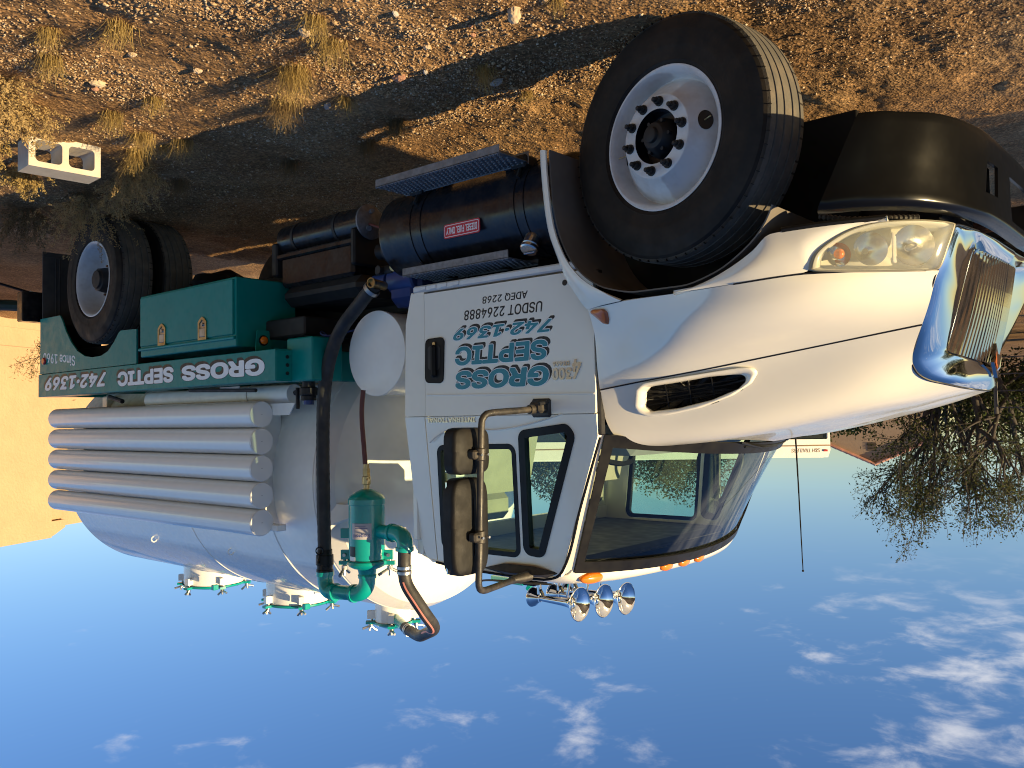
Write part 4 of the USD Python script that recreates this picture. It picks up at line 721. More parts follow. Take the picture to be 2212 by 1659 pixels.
for x_ in (-3.935, -3.393):
    z0 = .99
    LT = obj('paddle_latch', extY(Polygon([(x_ - .052, z0 + .02), (x_ - .03, z0), (x_, z0 - .014), (x_ + .03, z0), (x_ + .052, z0 + .02), (x_ + .052, z0 + .140), (x_ - .052, z0 + .140)]).difference(Polygon([(x_ - .036, z0 + .03), (x_, z0 + .004), (x_ + .036, z0 + .03), (x_ + .036, z0 + .122), (x_ - .036, z0 + .122)])), 1.240, .010), 'brass', TB)
    obj('latch_cup', extY(Polygon([(x_ - .037, z0 + .03), (x_, z0 + .003), (x_ + .037, z0 + .03), (x_ + .037, z0 + .123), (x_ - .037, z0 + .123)]), 1.234, .002), 'dull_chrome', LT)
    obj('latch_handle', bx((x_ - .034, 1.233, z0 + .062), (x_ + .034, 1.2405, z0 + .120), .004), 'steel', LT); obj('latch_lock', cyl((x_, 1.232, z0 + .038), (x_, 1.243, z0 + .038), .012, 14), 'steel', LT)
AL = obj('light_tab', ext(rpoly([(-.06, -.10), (.06, -.10), (.045, .075), (-.045, .075)], .012).buffer(0), (-2.965, 1.06, 1.165), (0, -1, 0), (0, 0, -1), .006), 'teal_paint', T)
obj('amber_light', [rev([(0, .034), (.006, .034), (.008, .026)], (-2.958, 1.06, 1.155), (1, 0, 0), 24)], 'black_plastic', AL); obj('amber_lens', rev([(.002, .027), (.014, .025), (.020, .018), (.022, .001)], (-2.958, 1.06, 1.155), (1, 0, 0), 24), 'amber', AL)
MF = obj('mudflap', bx((-6.085, .66, .17), (-6.072, 1.215, .80), .003), 'flap_rubber', T); obj('flap_rib', [bx((-6.072, y_, .22), (-6.066, y_ + .012, .78), .002) for y_ in (1.10, 1.07)] + [bx((-6.072, .66, .205), (-6.068, 1.21, .215), .001)], 'flap_rubber', MF); obj('mudflap', bx((-6.085, -1.215, .17), (-6.072, -.66, .80), .003), 'black_plastic', T)
obj('rear_bumper', bx((-6.34, -1.2, .505), (-6.22, 1.325, .768), .008), 'black_paint', T)
# white pvc pipe run, brackets above the rail
obj('drain_pipe', [cyl((-4.55, 1.0, 1.50), (-3.35, .98, 1.50), .062, 24), cyl((-3.55, .98, 1.50), (-3.2, .97, 1.50), .068, 24), cyl((-3.2, .97, 1.5), (-2.78, .95, 1.5), .062, 24)], 'white_dusty', T)
obj('saddle_foot', trimesh.convex.convex_hull(np.array([(-3.55, 1.02, 1.435), (-3.30, 1.02, 1.435), (-3.50, .95, 1.56), (-3.36, .95, 1.56), (-3.43, 1.02, 1.60), (-3.43, .93, 1.60)])), 'white_dusty', T)
obj('brace_rod', [cyl((-5.0, 1.12, 1.46), (-4.78, 1.12, 1.50), .018, 8), cyl((-3.75, 1.13, 1.45), (-2.95, 1.12, 1.475), .012, 8)], 'dark_metal', T)
QC = obj('cam_coupling', [cyl((-2.52, 1.03, 1.435), (-2.52, 1.03, 1.47), .040, 20), cyl((-2.52, 1.03, 1.47), (-2.52, 1.03, 1.52), .055, 20, .006), cyl((-2.52, 1.03, 1.52), (-2.52, 1.03, 1.55), .046, 20, .004), cyl((-2.58, 1.03, 1.48), (-2.66, 1.03, 1.50), .016, 10), bx((-2.595, 1.05, 1.47), (-2.58, 1.075, 1.60), .004)], 'dark_metal', T); obj('blue_cap', cyl((-2.52, 1.03, 1.55), (-2.52, 1.03, 1.575), .03, 16), 'blue_paint', QC)

# --- the tank
RT, ZT = .927, 2.062
def tank_profile():
    pr = []; a = np.linspace(0, 1, 18)
    for t in a: pr.append((-6.30 - .0 + -.30 * math.sqrt(max(0, 1 - t ** 2.2)), max(.001, RT * t)))
    return pr + [(x_, RT) for x_ in (-6.0, -5.2, -4.255)] + [(-4.25, RT + .004), (-4.245, RT)] + [(-3.4, RT), (-2.632, RT), (-2.625, RT + .005), (-2.618, RT)] + [(-2.60 + .34 * math.sqrt(max(0, 1 - t ** 2.2)), max(.001, RT * t)) for t in a[::-1]]
TK = obj('tank', rev(tank_profile(), (0, 0, ZT), (1, 0, 0), 128), 'tank_white', T, smooth=25, label='white cylindrical steel tank with domed ends')
obj('tank_saddle', [bx((x_, -.78, 1.43), (x_ + .10, .78, 1.62), .01) for x_ in (-5.9, -4.9, -3.9, -2.95)], 'tank_white', TK)
for x_ in (-5.0, -3.85): obj('lifting_ring', rev([(-.005, .022), (0, .027), (.005, .022), (0, .017)], (x_, .755, ZT + .555), (1, .1, 0), 20, close=True), 'tank_white', TK)
obj('weld_ring', rev([(-.007, RT), (0, RT + .006), (.007, RT)], (-3.15, 0, ZT), (1, 0, 0), 100), 'tank_white', TK)
obj('tank_bracket', ext(rpoly([(0, 0), (.34, .0), (.34, .05), (.12, .12), (0, .22)], .01), (-2.60, .86, 2.19), (1, 0, 0), (0, .25, 1), .03), 'tank_white', TK)
# manholes with wing nuts
def wingnut(c, up_, s=1.0, yaw=0.0):
    d, a, b = frame_of(up_); c = np.asarray(c, float); a, b = a * math.cos(yaw) + b * math.sin(yaw), -a * math.sin(yaw) + b * math.cos(yaw)
    return [cyl(c - d * .06, c + d * .045 * s, .009, 8), cyl(c, c + d * .022, .017, 10)] + [cyl(c + d * .012, c + d * .040 * s + sg * a * .055 * s, .0075, 7, r1=.0095) for sg in (1, -1)]
def manhole(c, r, h, nclamp, label=None, ph=0.3):
    M_ = group_part(T, 'manhole', label); c = np.asarray(c, float); d = V(0, 0, 1)
    obj('collar', rev([(-.05, r), (h, r), (h, r - .012), (h - .02, .001)], c, d, 48), 'tank_white', M_)
    obj('lid', rev([(h + .002, r + .012), (h + .016, r + .014), (h + .022, r + .004), (h + .045, r * .65), (h + .055, .001)], c, d, 48), 'teal_bright', M_)
    for i in range(nclamp):
        t = ph + i * 2 * PI / nclamp; e = V(math.cos(t), math.sin(t), 0); q = c + e * (r + .030); f_ = np.cross(d, e)
        lug = trimesh.convex.convex_hull(np.array([q - e * .03 + f_ * sx * .020 + d * z_ + e * se for sx in (-1, 1) for z_ in (h - .07, h - .015) for se in (-.004, .055)]))
        lu = obj('lug', lug, 'tank_white', M_); obj('lid_ear', trimesh.convex.convex_hull(np.array([q + e * se + f_ * sx * .024 + d * z_ for sx in (-1, 1) for z_ in (h + .004, h + .022) for se in (-.03, .035)])), 'teal_bright', M_)
        obj('wing_nut', wingnut(q + d * (h + .026), d + e * .25, 1.0, t + 1.1), 'steel', lu, smooth=40)
    return M_
manhole((-5.38, 0, 2.965), .26, .15, 6, 'rearmost tank manhole with teal lid and wing nuts'); manhole((-4.09, 0, 2.965), .255, .15, 6, 'middle tank manhole with teal lid and wing nuts', .55)
manhole((-2.92, .02, 2.955), .13, .16, 4, 'small front manhole with hose port', .8)
obj('hinge_bracket', [bx((-5.02, .19, 3.07), (-4.98, .24, 3.115), .004), bx((-3.74, .17, 3.07), (-3.70, .22, 3.115), .004)], 'teal_bright', T)
obj('handrail', [tube(pch([(-2.35, -.85, 2.55), (-2.33, -.88, 2.72), (-2.30, -.82, 2.86), (-2.25, -.70, 2.93)], 20), .02, 8), bx((-2.35, -.45, 2.80), (-2.05, -.40, 2.84), .004)], 'teal_bright', T)
# --- five white pipes in a rack
for i in range(5):
    zc, rp = 1.628 + i * .1705, .0845; P1 = obj('storage_pipe', rev([(0, .001), (.0, rp - .012), (.004, rp - .003), (.010, rp), (3.10, rp), (3.104, rp - .0015), (3.104, .001)], (-6.03, 1.10, zc + .004 * (i - 2)), (1, 0, -.0012 * (i - 2)), 56), 'pipe_white', T, smooth=40)
    obj('end_cap', rev([(0, rp - .002), (.006, rp - .0025), (.008, rp - .005), (.010, .001)], (-2.926, 1.10, zc), (1, 0, 0), 44), 'pipe_white', P1); obj('cap_latch', bx((-2.917, 1.095, zc - .002), (-2.915, 1.108, zc + .002), .0005), 'steel', P1)
obj('pipe_rack', [bx((x_, .86, 1.55), (x_ + .04, 1.025, 2.38), .004) for x_ in (-5.7, -4.4, -3.1)] + [ext(Polygon([(0, 0), (.34, 0), (.28, .075), (0, .075)]), (-3.02, 1.02, 1.56), (1, 0, 0), (0, 0, 1), .008), bx((-3.0, .96, 2.33), (-2.86, 1.03, 2.37), .004)], 'tank_white', T)
# --- crosswise scrubber tank with its domed end
obj('scrubber_tank', rev([(-1.6, .001), (-1.58, .20), (-1.5, .245), (-.020, .245), (-.018, .251), (.000, .251), (.003, .249), (.006, .12), (.0065, .001)], (-2.045, .895, 1.285), (0, 1, 0), 72), 'tank_white', T, smooth=20, label='white crosswise drum, its domed end facing out')
# --- secondary filter with its plumbing
FX, FY = -2.082, .95
FL = obj('filter_body', rev([(0, .001), (.0, .03), (.012, .055), (.035, .095), (.052, .104), (.055, .1065), (.085, .1065), (.088, .104), (.40, .104), (.41, .118), (.425, .120), (.435, .112), (.45, .085), (.46, .055), (.485, .050), (.495, .055), (.505, .045), (.54, .045)], (FX, FY, 2.075), (0, 0, 1), 56), 'teal_bright', T, smooth=35, label='teal cylindrical moisture filter')
obj('filter_gasket', rev([(-.004, .107), (-.004, .1105), (.004, .1105), (.004, .107)], (FX, FY, 2.481), (0, 0, 1), 48), 'decal_black', FL)
vd = V(CAM[0] - FX, CAM[1] - FY, 0); vd /= np.linalg.norm(vd)
def wrap_label(z0, z1, a0, a1, m, r=.1052, name='label_plate'):
    aa = np.linspace(a0, a1, 14); base = math.atan2(.82, .57)
    g_ = np.array([[(FX + r * math.cos(base + t), FY + r * math.sin(base + t), z_) for z_ in (z0, z1)] for t in aa]); return obj(name, grid(g_, .0008), m, FL, smooth=True)
wrap_label(2.262, 2.352, -.52, .62, 'decal_grey'); wrap_label(2.395, 2.45, .42, .86, 'decal_black'); wrap_label(2.452, 2.477, .42, .86, 'decal_white'); wrap_label(2.142, 2.160, -.35, 1.15, 'decal_white')
def wrap_text(s, z0, h, a0, a1, m, bold=.03):
    g_ = fit(textpoly(s, bold), a1 - a0, h); base = math.atan2(.82, .57); ms = []
    for q in g_.geoms:
        m_ = trimesh.creation.extrude_polygon(q, .0006, engine='earcut'); v = m_.vertices; t = base + a1 - v[:, 0]; rr_ = .1054 + v[:, 2]
        ms.append(tm(np.stack([FX + rr_ * np.cos(t), FY + rr_ * np.sin(t), z0 + v[:, 1]], 1), m_.faces))
    obj('lettering', ms, m, FL, smooth=False)
# the plate stands with its writing upright
wrap_text('Masport', 2.318, .024, -.42, .52, 'decal_blue', .06)
for k in range(2): wrap_label(2.288 - k * .010, 2.291 - k * .010, -.30 + .1 * k, .40, 'decal_blue', .1055, 'small_print')
br = []
for s in (1, -1):
    e = V(.82 * s, -.57 * s, 0)
    for z_, hh in ((2.30, .055), (2.425, .055)):
        q = V(FX, FY, z_) + e * .125; br.append(trimesh.convex.convex_hull(np.array([q + e * a * .028 + V(.57, .82, 0) * b * .012 + V(0, 0, c) for a in (-1, 1) for b in (-1, 1) for c in (0, hh)])))
    q = V(FX, FY, 2.487) + e * .13; br.append(trimesh.convex.convex_hull(np.array([q + e * a * .035 + V(.57, .82, 0) * b * .014 + V(0, 0, c) for a in (-1, 1) for b in (-1, 1) for c in (0, .022)])))
obj('filter_bracket', br, 'teal_bright', FL, smooth=False)
for s in (1, -1):
    e = V(.82 * s, -.57 * s, 0); obj('wing_nut', wingnut(V(FX, FY, 2.515) + e * .135, (0, 0, 1), 1.25, .5 * s), 'steel', FL); obj('bolt', cyl(V(FX, FY, 2.452) + e * .13 + V(.57, .82, 0) * .012, V(FX, FY, 2.452) + e * .13 + V(.57, .82, 0) * .026, .010, 8), 'steel', FL)
def elbow(pts, r, n=18): return tube(spline(pts, n), r, 18)
EB = obj('elbow_pipe', [elbow([(FX, FY, 2.575), (FX - .004, FY + .002, 2.625), (FX - .035, FY + .012, 2.668), (FX - .085, FY + .02, 2.682)], .047), cyl((FX - .07, FY + .018, 2.681), (FX - .27, FY + .046, 2.690), .042, 22), elbow([(FX - .25, FY + .044, 2.690), (FX - .30, FY + .05, 2.682), (-2.408, 1.0, 2.64), (-2.412, 1.0, 2.585)], .047)], 'teal_bright', T, smooth=50)
obj('pipe_collar', [cyl((FX - .085, FY + .02, 2.682), (FX - .105, FY + .022, 2.683), .053, 22), cyl((FX - .235, FY + .042, 2.689), (FX - .255, FY + .044, 2.690), .053, 22), cyl((-2.412, 1.0, 2.600), (-2.412, 1.0, 2.575), .054, 22), cyl((FX, FY, 2.565), (FX, FY, 2.585), .053, 22)], 'teal_bright', EB)
bh = spline([(-1.93, 1.0, .905), (-1.99, 1.0, .945), (-2.08, 1.0, 1.01), (-2.23, 1.0, 1.125), (-2.35, 1.0, 1.30), (-2.412, 1.0, 1.55), (-2.424, 1.0, 1.80), (-2.422, 1.0, 2.20), (-2.414, 1.0, 2.47)], 120)
BH = obj('suction_hose', tube(bh, .040 + .0006 * np.sin(np.arange(120) * 1.9) , 20), 'hose_rubber', T, label='long black hose rising in front of the tank')
obj('hose_coupling', [rev([(0, .044), (.03, .046), (.033, .052), (.09, .053), (.093, .047), (.115, .047), (.118, .051), (.135, .051)], (-2.414, 1.0, 2.445), (0, 0, 1), 28), cyl((-2.40, 1.04, 2.46), (-2.40, 1.062, 2.52), .006, 8), rev([(-.004, .022), (0, .026), (.004, .022), (0, .018)], (-2.39, 1.055, 2.445), (.6, .8, 0), 20, close=True)], 'black_plastic', BH)
PE = obj('elbow_pipe', [cyl((FX + .09, FY - .02, 2.315), (FX + .20, FY - .02, 2.315), .040, 20), elbow([(FX + .19, FY - .02, 2.315), (FX + .26, FY - .02, 2.318), (FX + .302, FY - .015, 2.345), (FX + .305, FY - .015, 2.405)], .046)], 'teal_bright', T, smooth=50)
obj('pipe_collar', [cyl((FX + .185, FY - .02, 2.315), (FX + .205, FY - .02, 2.315), .052, 22), cyl((FX + .305, FY - .015, 2.385), (FX + .305, FY - .015, 2.405), .052, 22)], 'teal_bright', PE)
h2 = spline([(FX + .305, FY - .015, 2.39), (FX + .305, FY - .015, 2.50), (-1.765, .92, 2.60), (-1.74, .87, 2.72), (-1.80, .74, 2.83), (-1.98, .56, 2.92), (-2.14, .44, 2.99), (-2.30, .36, 3.045), (-2.50, .27, 3.07), (-2.75, .12, 3.075)], 110)
h2 = spline([(FX + .305, FY - .015, 2.39), (FX + .303, FY - .013, 2.50), (-1.775, .93, 2.58), (-1.745, .90, 2.66), (-1.735, .83, 2.76), (-1.80, .70, 2.865), (-1.93, .58, 2.935), (-2.06, .49, 2.985), (-2.16, .44, 3.025), (-2.30, .35, 3.07), (-2.52, .24, 3.085), (-2.80, .09, 3.085)], 120)
H2 = obj('vent_hose', tube(h2[:104], .036, 18), 'hose_rubber', T, label='short curved black hose with red stripe')
nrmv = []
for i in range(12, 66):
    t = h2[i + 1] - h2[i - 1]; t /= np.linalg.norm(t); v_ = CAM - h2[i]; v_ /= np.linalg.norm(v_); s_ = np.cross(t, v_); s_ /= np.linalg.norm(s_); q = v_ - t * (t @ v_); q /= np.linalg.norm(q); q = q * .92 + s_ * .38; q /= np.linalg.norm(q); s2_ = np.cross(t, q); nrmv.append([h2[i] + .0366 * (q * math.cos(a) + s2_ * math.sin(a)) for a in (-.14, 0, .14)])
obj('hose_stripe', grid(np.array(nrmv), 0), 'hose_stripe', H2, smooth=True)
def clamp_on(c, ax, r, par):
    for o in (-.014, .014): obj('hose_clamp', rev([(o - .008, r), (o - .008, r + .004), (o + .008, r + .004), (o + .008, r)], c, ax, 26), 'steel', par)
clamp_on(h2[8], h2[9] - h2[7], .0365, H2); clamp_on(h2[97], h2[98] - h2[96], .0365, H2)
obj('hose_port', tube(h2[100:], .034, 18), 'teal_bright', H2)
RH = obj('drain_hose', tube(spline([(-2.09, .96, 1.50), (-2.10, .965, 1.62), (-2.095, .96, 1.78), (-2.085, .955, 1.93)], 30), .014, 10), 'red_hose', T, label='thin dark red drain hose under the filter')
obj('brass_valve', [cyl((FX, FY, 1.93), (FX, FY, 1.955), .017, 12), cyl((FX, FY, 1.955), (FX, FY, 2.0), .022, 6), cyl((FX, FY, 2.0), (FX, FY, 2.05), .025, 14, .004), cyl((FX, FY, 2.05), (FX, FY, 2.085), .018, 12), cyl((FX, FY, 2.02), (FX + .045, FY + .02, 2.02), .008, 8)], 'brass', RH)
obj('blue_wire', tube(spline([(-2.62, .75, 1.20), (-2.55, .9, 1.12), (-2.40, 1.0, 1.16), (-2.2, .8, 1.10), (-1.9, .6, 1.05)], 40), .006, 6), 'blue_paint', T)

# ------------------------------------------------------------------ plants and background
def leaves(C, size, rg, asp=.5, up=0.0):
    """One bent leaf (two triangles) at each point."""
    C = np.asarray(C, float); n = len(C); d = rg.normal(size=(n, 3)); d[:, 2] += up; d /= np.linalg.norm(d, axis=1, keepdims=True)
    s = np.cross(d, rg.normal(size=(n, 3))); s /= np.linalg.norm(s, axis=1, keepdims=True) + 1e-9; k = np.cross(d, s)
    l = (size * rg.uniform(.6, 1.3, n))[:, None]; w = l * asp / 2
    P = np.stack([C, C + d * l * .5 + s * w + k * l * .08, C + d * l, C + d * l * .5 - s * w + k * l * .08], 1)
    i = np.arange(n)[:, None] * 4; return tm(P.reshape(-1, 3), np.vstack([i + [[0, 1, 2]], i + [[0, 2, 3]]]))
def grow(rg, base, d0, length, r0, depth, kids=3, spread=.6, up=.15, bend=.25, segs=None, tips=None, shrink=.70):
    n = 7; p = [np.asarray(base, float)]; d = np.asarray(d0, float) / np.linalg.norm(d0)
    for i in range(n):
        d = d + rg.normal(size=3) * bend * .35 + V(0, 0, up * .3); d /= np.linalg.norm(d); p.append(p[-1] + d * length / n)
    p = np.array(p); segs.append((p, np.linspace(r0, r0 * .55, n + 1)))
    if depth <= 1: tips.append(p[2:])
    if depth == 0: return
    for k in range(kids + (rg.random() < .5)):
        t = rg.integers(3, n + 1); e = (p[t] - p[t - 1]); e /= np.linalg.norm(e); q = rg.normal(size=3); q -= e * (q @ e); q /= np.linalg.norm(q)
        ang = spread * rg.uniform(.5, 1.3); grow(rg, p[t], e * math.cos(ang) + q * math.sin(ang), length * shrink * rg.uniform(.75, 1.15), r0 * .5 * rg.uniform(.8, 1.1), depth - 1, kids, spread, up, bend, segs, tips, shrink)
def tree(name, label, base, stems, length, r0, depth, seed, lf, nleaf, lsize, cat='tree', bark='bark', kids=3, spread=.6, up=.15, jit=.10, group=None, asp=.5):
    rg = np.random.default_rng(seed); t = thing(name, label, cat, base, group=group); segs, tips = [], []
    for d in stems: grow(rg, rg.normal(size=3) * V(.12, .12, 0), d, length, r0, depth, kids, spread, up, .25, segs, tips)
    obj('trunk', [tube(p, r, 6 if r[0] > .02 else 4, caps=False) for p, r in segs], bark, t, smooth=True)
    tp = np.vstack(tips); C = tp[rg.integers(0, len(tp), nleaf)] + rg.normal(size=(nleaf, 3)) * jit
    h = len(C) // (len(lf))
    for i, m in enumerate(lf): obj('crown', leaves(C[i * h:(i + 1) * h], lsize, rg, asp), m, t, smooth=False)
    return t
# the large tree behind the bonnet, in several leaning stems
tree('mesquite_tree', 'large sparse dark tree with several stems behind the truck hood', (-3.5, -18.6, -.1), [(.35, .1, 1), (-.25, .2, 1), (.75, -.2, .9), (.05, -.4, 1), (-.75, .25, .8), (-.5, .3, 1)], 2.35, .12, 4, 11, ['leaf_dark', 'leaf_green', 'leaf_dark', 'leaf_olive'], 16000, .070, kids=3, spread=.66, jit=.075)
def bushy(name, label, base, size, seed, n, lf, lsize=.07, group=None, cat='bush', stems=9):
    rg = np.random.default_rng(seed); t = thing(name, label, cat, base, group=group); size = np.asarray(size, float)
    k = 16; cen = rg.uniform(-1, 1, (k, 3)) * V(.75, .75, .55) + V(0, 0, .9); rad = rg.uniform(.28, .55, k)
    w = rg.integers(0, k, n); q = rg.normal(size=(n, 3)); q /= np.linalg.norm(q, axis=1, keepdims=True); C = cen[w] + q * (rad[w] * rg.uniform(.45, 1.08, n) ** .7)[:, None]; C[:, 2] = np.maximum(C[:, 2], .04)
    C = C * size * V(1, 1, .55)
    segs = [tube(np.array([(0, 0, 0), cen[i] * size * V(.5, .5, .3), cen[i] * size * V(1, 1, .55)]), np.array([.05, .035, .012]) * size[2] * .4, 5, False) for i in range(stems)]
    obj('branches', segs, 'bark', t, smooth=True); h = n // len(lf)
    for i, m in enumerate(lf): obj('crown', leaves(C[i * h:(i + 1) * h], lsize, rg, .55), m, t, smooth=False)
    return t
bushy('evergreen_bush', 'dense dark green bush below the large tree, nearest the grille', (-1.3, -19.5, -.1), (3.0, 1.8, 2.5), 31, 9000, ['leaf_dark', 'leaf_dark', 'leaf_green'], .10)
bushy('evergreen_bush', 'broad dark bush between the house gable and the large tree trunk', (-4.6, -20.0, -.1), (2.0, 1.5, 2.1), 32, 8000, ['leaf_dark', 'leaf_green'], .09)
bushy('olive_tree', 'olive green tree beside the right end of the white trailer', (-6.1, -18.8, -.1), (1.2, 1.1, 2.6), 33, 7000, ['leaf_olive', 'leaf_green'], .09, cat='tree')
bushy('olive_tree', 'rounded olive tree seen through the truck windshield above the trailer', (-9.3, -13.4, -.1), (2.3, 1.9, 4.1), 34, 60000, ['leaf_olive', 'leaf_olive', 'leaf_green'], .065, cat='tree')
bushy('olive_tree', 'spreading olive tree seen through the quarter window of the truck door', (-11.8, -11.4, -.1), (1.9, 1.7, 4.0), 35, 45000, ['leaf_olive', 'leaf_green'], .065, cat='tree')
bushy('background_tree', 'bright green tree crown above the fence at the far edge', (-1.9, -22.0, -.1), (3.2, 1.6, 3.2), 36, 9000, ['leaf_green', 'leaf_olive', 'leaf_dark'], .12, cat='tree')
bushy('background_tree', 'low tree crown showing just above the trailer roof', (-6.6, -16.2, -.1), (1.9, 1.0, 2.75), 37, 6000, ['leaf_olive', 'leaf_green'], .09, cat='tree')
tree('wall_shrub', 'thin shrub with yellow-green leaves in front of the stucco wall', (-10.5, -1.0, 0), [(.1, .5, .9), (.2, .75, .75), (.0, .25, 1)], .55, .018, 3, 44, ['leaf_green', 'leaf_olive'], 2600, .05, cat='shrub', bark='pale_bark', kids=3, spread=.5, up=.25, jit=.05, asp=.18)
tree('roof_tree', 'sparse treetop rising behind the stucco building roof', (-16.2, -4.4, 0), [(.1, .2, 1), (-.1, -.1, 1)], 1.7, .07, 3, 45, ['leaf_green', 'leaf_olive'], 2500, .08, bark='pale_bark', jit=.08)
for k, (x_, y_, sz_) in enumerate([(13.0, -5.6, (2.6, 2.3, 3.6)), (17.5, -8.2, (2.8, 2.4, 4.2)), (11.0, -9.5, (2.4, 2.2, 3.2)), (21.0, 6.5, (3.0, 2.6, 4.4)), (16.0, 12.5, (2.8, 2.6, 3.8)), (26.0, 14.0, (3.4, 3.0, 5.0)), (9.0, -4.3, (1.7, 1.4, 2.7))]):
    bushy('roadside_tree', ['broad tree ahead of the truck, shading the ground on its far side', 'taller tree further ahead of the truck along the road', 'round tree ahead of the truck beside the fence line', 'large tree ahead on the driver side, mirrored in the grille', 'wide tree to the left ahead of the truck', 'tall tree far ahead on the driver side', 'bush ahead of the truck on its passenger side'][k], (x_, y_, -.1), sz_, 60 + k, 7000, ['leaf_dark', 'leaf_olive'], .14, cat='tree')
# stucco building behind the truck's tail
wd = V(-.45, -.893, 0); wn = V(.893, -.45, 0); w0 = V(-13.27, -1.14, 0)
def wallbox(a, b, h0, h1, front, deep): 
    P = [w0 + wd * s + wn * f + V(0, 0, z_) for s in (a, b) for f in (front, -deep) for z_ in (h0, h1)]; return trimesh.convex.convex_hull(np.array(P))
SB = thing('stucco_building', 'tan stucco building with stepped parapet behind the truck tail', 'building')
obj('wall', wallbox(-5.0, .72, -.2, 3.57, 0, 6), 'stucco', SB); obj('wall', wallbox(.72, 5.2, -.2, 3.43, -.22, 6), 'stucco', SB)
obj('pilaster', wallbox(.70, 1.05, -.2, 3.44, -.10, .5), 'stucco', SB)
obj('parapet_slope', trimesh.convex.convex_hull(np.array([w0 + wd * s + wn * f + V(0, 0, z_) for s, z_ in ((.70, 3.3), (.70, 3.57), (.82, 3.53), (1.05, 3.43), (1.05, 3.3)) for f in (-.02, -.3)])), 'stucco', SB)
obj('control_joint', wallbox(-5.0, .71, .395, .405, .004, .01), 'far_dirt', SB); obj('base_course', wallbox(-5.0, .70, -.2, .10, .02, .1), 'stucco', SB)
# white trailer
tr = V(-.76, .65, 0); tn = V(.65, .76, 0); t0 = V(-3.42, -9.78, 0)
def tbox(a, b, h0, h1, f0, f1, bev=None):
    P = np.array([t0 + tr * s + tn * f + V(0, 0, z_) for s in (a, b) for f in (f0, f1) for z_ in (h0, h1)]); return trimesh.convex.convex_hull(P)
TR = thing('livestock_trailer', 'white livestock trailer with dark window band, behind the truck', 'trailer')
body = Polygon([(0, .45), (5.6, .45), (5.6, 2.36), (.12, 2.40), (.03, 2.37), (0, 2.28)]).difference(rpoly([(.04, 1.72), (5.4, 1.72), (5.4, 2.08), (.04, 2.10)], .02))
obj('body', [ext(body, t0, tr, (0, 0, 1), .05), tbox(0, 5.6, .45, 2.32, -2.1, -2.05), tbox(0, .05, .45, 2.30, -2.05, 0.0), tbox(5.55, 5.6, .45, 2.34, -2.05, 0), tbox(.02, 5.58, .45, .52, -2.05, 0)], 'trailer_white', TR)
obj('roof', tbox(.03, 5.57, 2.31, 2.395, -2.1, .03), 'trailer_white', TR); obj('window_band', tbox(.05, 5.4, 1.70, 2.11, .0, .012), 'dark_glass', TR)
obj('side_trim', [tbox(0, 5.6, 2.195, 2.212, .05, .062)], 'far_dirt', TR); obj('tail_light', tbox(.05, .11, 2.27, 2.30, .05, .07), 'red_lens', TR)
obj('wheel', [rev([(-.1, .001), (-.1, .30), (-.06, .36), (.06, .36), (.1, .30), (.1, .001)], t0 + tr * s + tn * (-.05) + V(0, 0, .36), tn, 28) for s in (2.4,)], 'rubber', TR); obj('wheel', rev([(-.1, .001), (-.1, .30), (-.06, .36), (.06, .36), (.1, .30), (.1, .001)], t0 + tr * 3.3 + tn * (-.05) + V(0, 0, .36), tn, 28), 'rubber', TR)
gt = affinity.skew(fit(textpoly('S&H TRAILERS', -.004), .46, .062), xs=12, origin=(0, 0)); obj('lettering', ext(gt, t0 + tr * .16 + tn * .05 + V(0, 0, 2.25), tr, (0, 0, 1), .004), 'far_dirt', TR, smooth=False, label='thin letters S&H TRAILERS')
# house gable far behind
hr, hn = V(-.95, .31, 0), V(.31, .95, 0); h0 = V(-17.4, -54.9, 0)
HS = thing('gable_house', 'tan house with pink tiled gable roof behind the large tree', 'house')
ap, ev, hw_ = 5.0, 3.45, 3.35
obj('wall', ext(Polygon([(-hw_, -.5), (hw_, -.5), (hw_, ev), (0, ap), (-hw_, ev)]), h0, hr, (0, 0, 1), .3), 'house_stucco', HS)
obj('wall', ext(Polygon([(-hw_, -.5), (hw_, -.5), (hw_, ev), (0, ap), (-hw_, ev)]), h0 - hn * 9, hr, (0, 0, 1), .3), 'house_stucco', HS)
for s in (1, -1):
    P = [h0 + hr * s * a + hn * f + V(0, 0, z_) for a, z_ in ((0, ap), (0, ap + .16), (hw_ + .35, ev - .17), (hw_ + .35, ev - .01)) for f in (.5, -9)]
    RF = obj('roof', trimesh.convex.convex_hull(np.array(P)), 'clay_tile', HS)
    for i in range(11):
        t = (i + .5) / 11; c = h0 + hr * s * t * (hw_ + .3) + V(0, 0, ap + .12 - t * (ap - ev + .12)); e = hr * s * .36 + V(0, 0, -.17)
        obj('rake_tile', cyl(c + hn * .48 - e * .5, c + hn * .48 + e * .5, .11, 8, r1=.085), 'clay_tile', RF)
obj('gable_vent', [ext(sbox(-.12, 3.7, .42, 4.25), h0 + hn * .3, hr, (0, 0, 1), .02)] + [ext(sbox(-.10, 3.75 + i * .09, .40, 3.78 + i * .09), h0 + hn * .32, hr, (0, 0, 1), .04) for i in range(5)], 'fence_wood', HS)
WN = obj('window', ext(sbox(1.1, 2.4, 1.75, 2.85), h0 + hn * .3, hr, (0, 0, 1), .02), 'dark_glass', HS); obj('window_frame', ext(sbox(1.05, 2.35, 1.8, 2.9).difference(sbox(1.13, 2.43, 1.72, 2.82)), h0 + hn * .3, hr, (0, 0, 1), .05), 'trailer_white', WN)
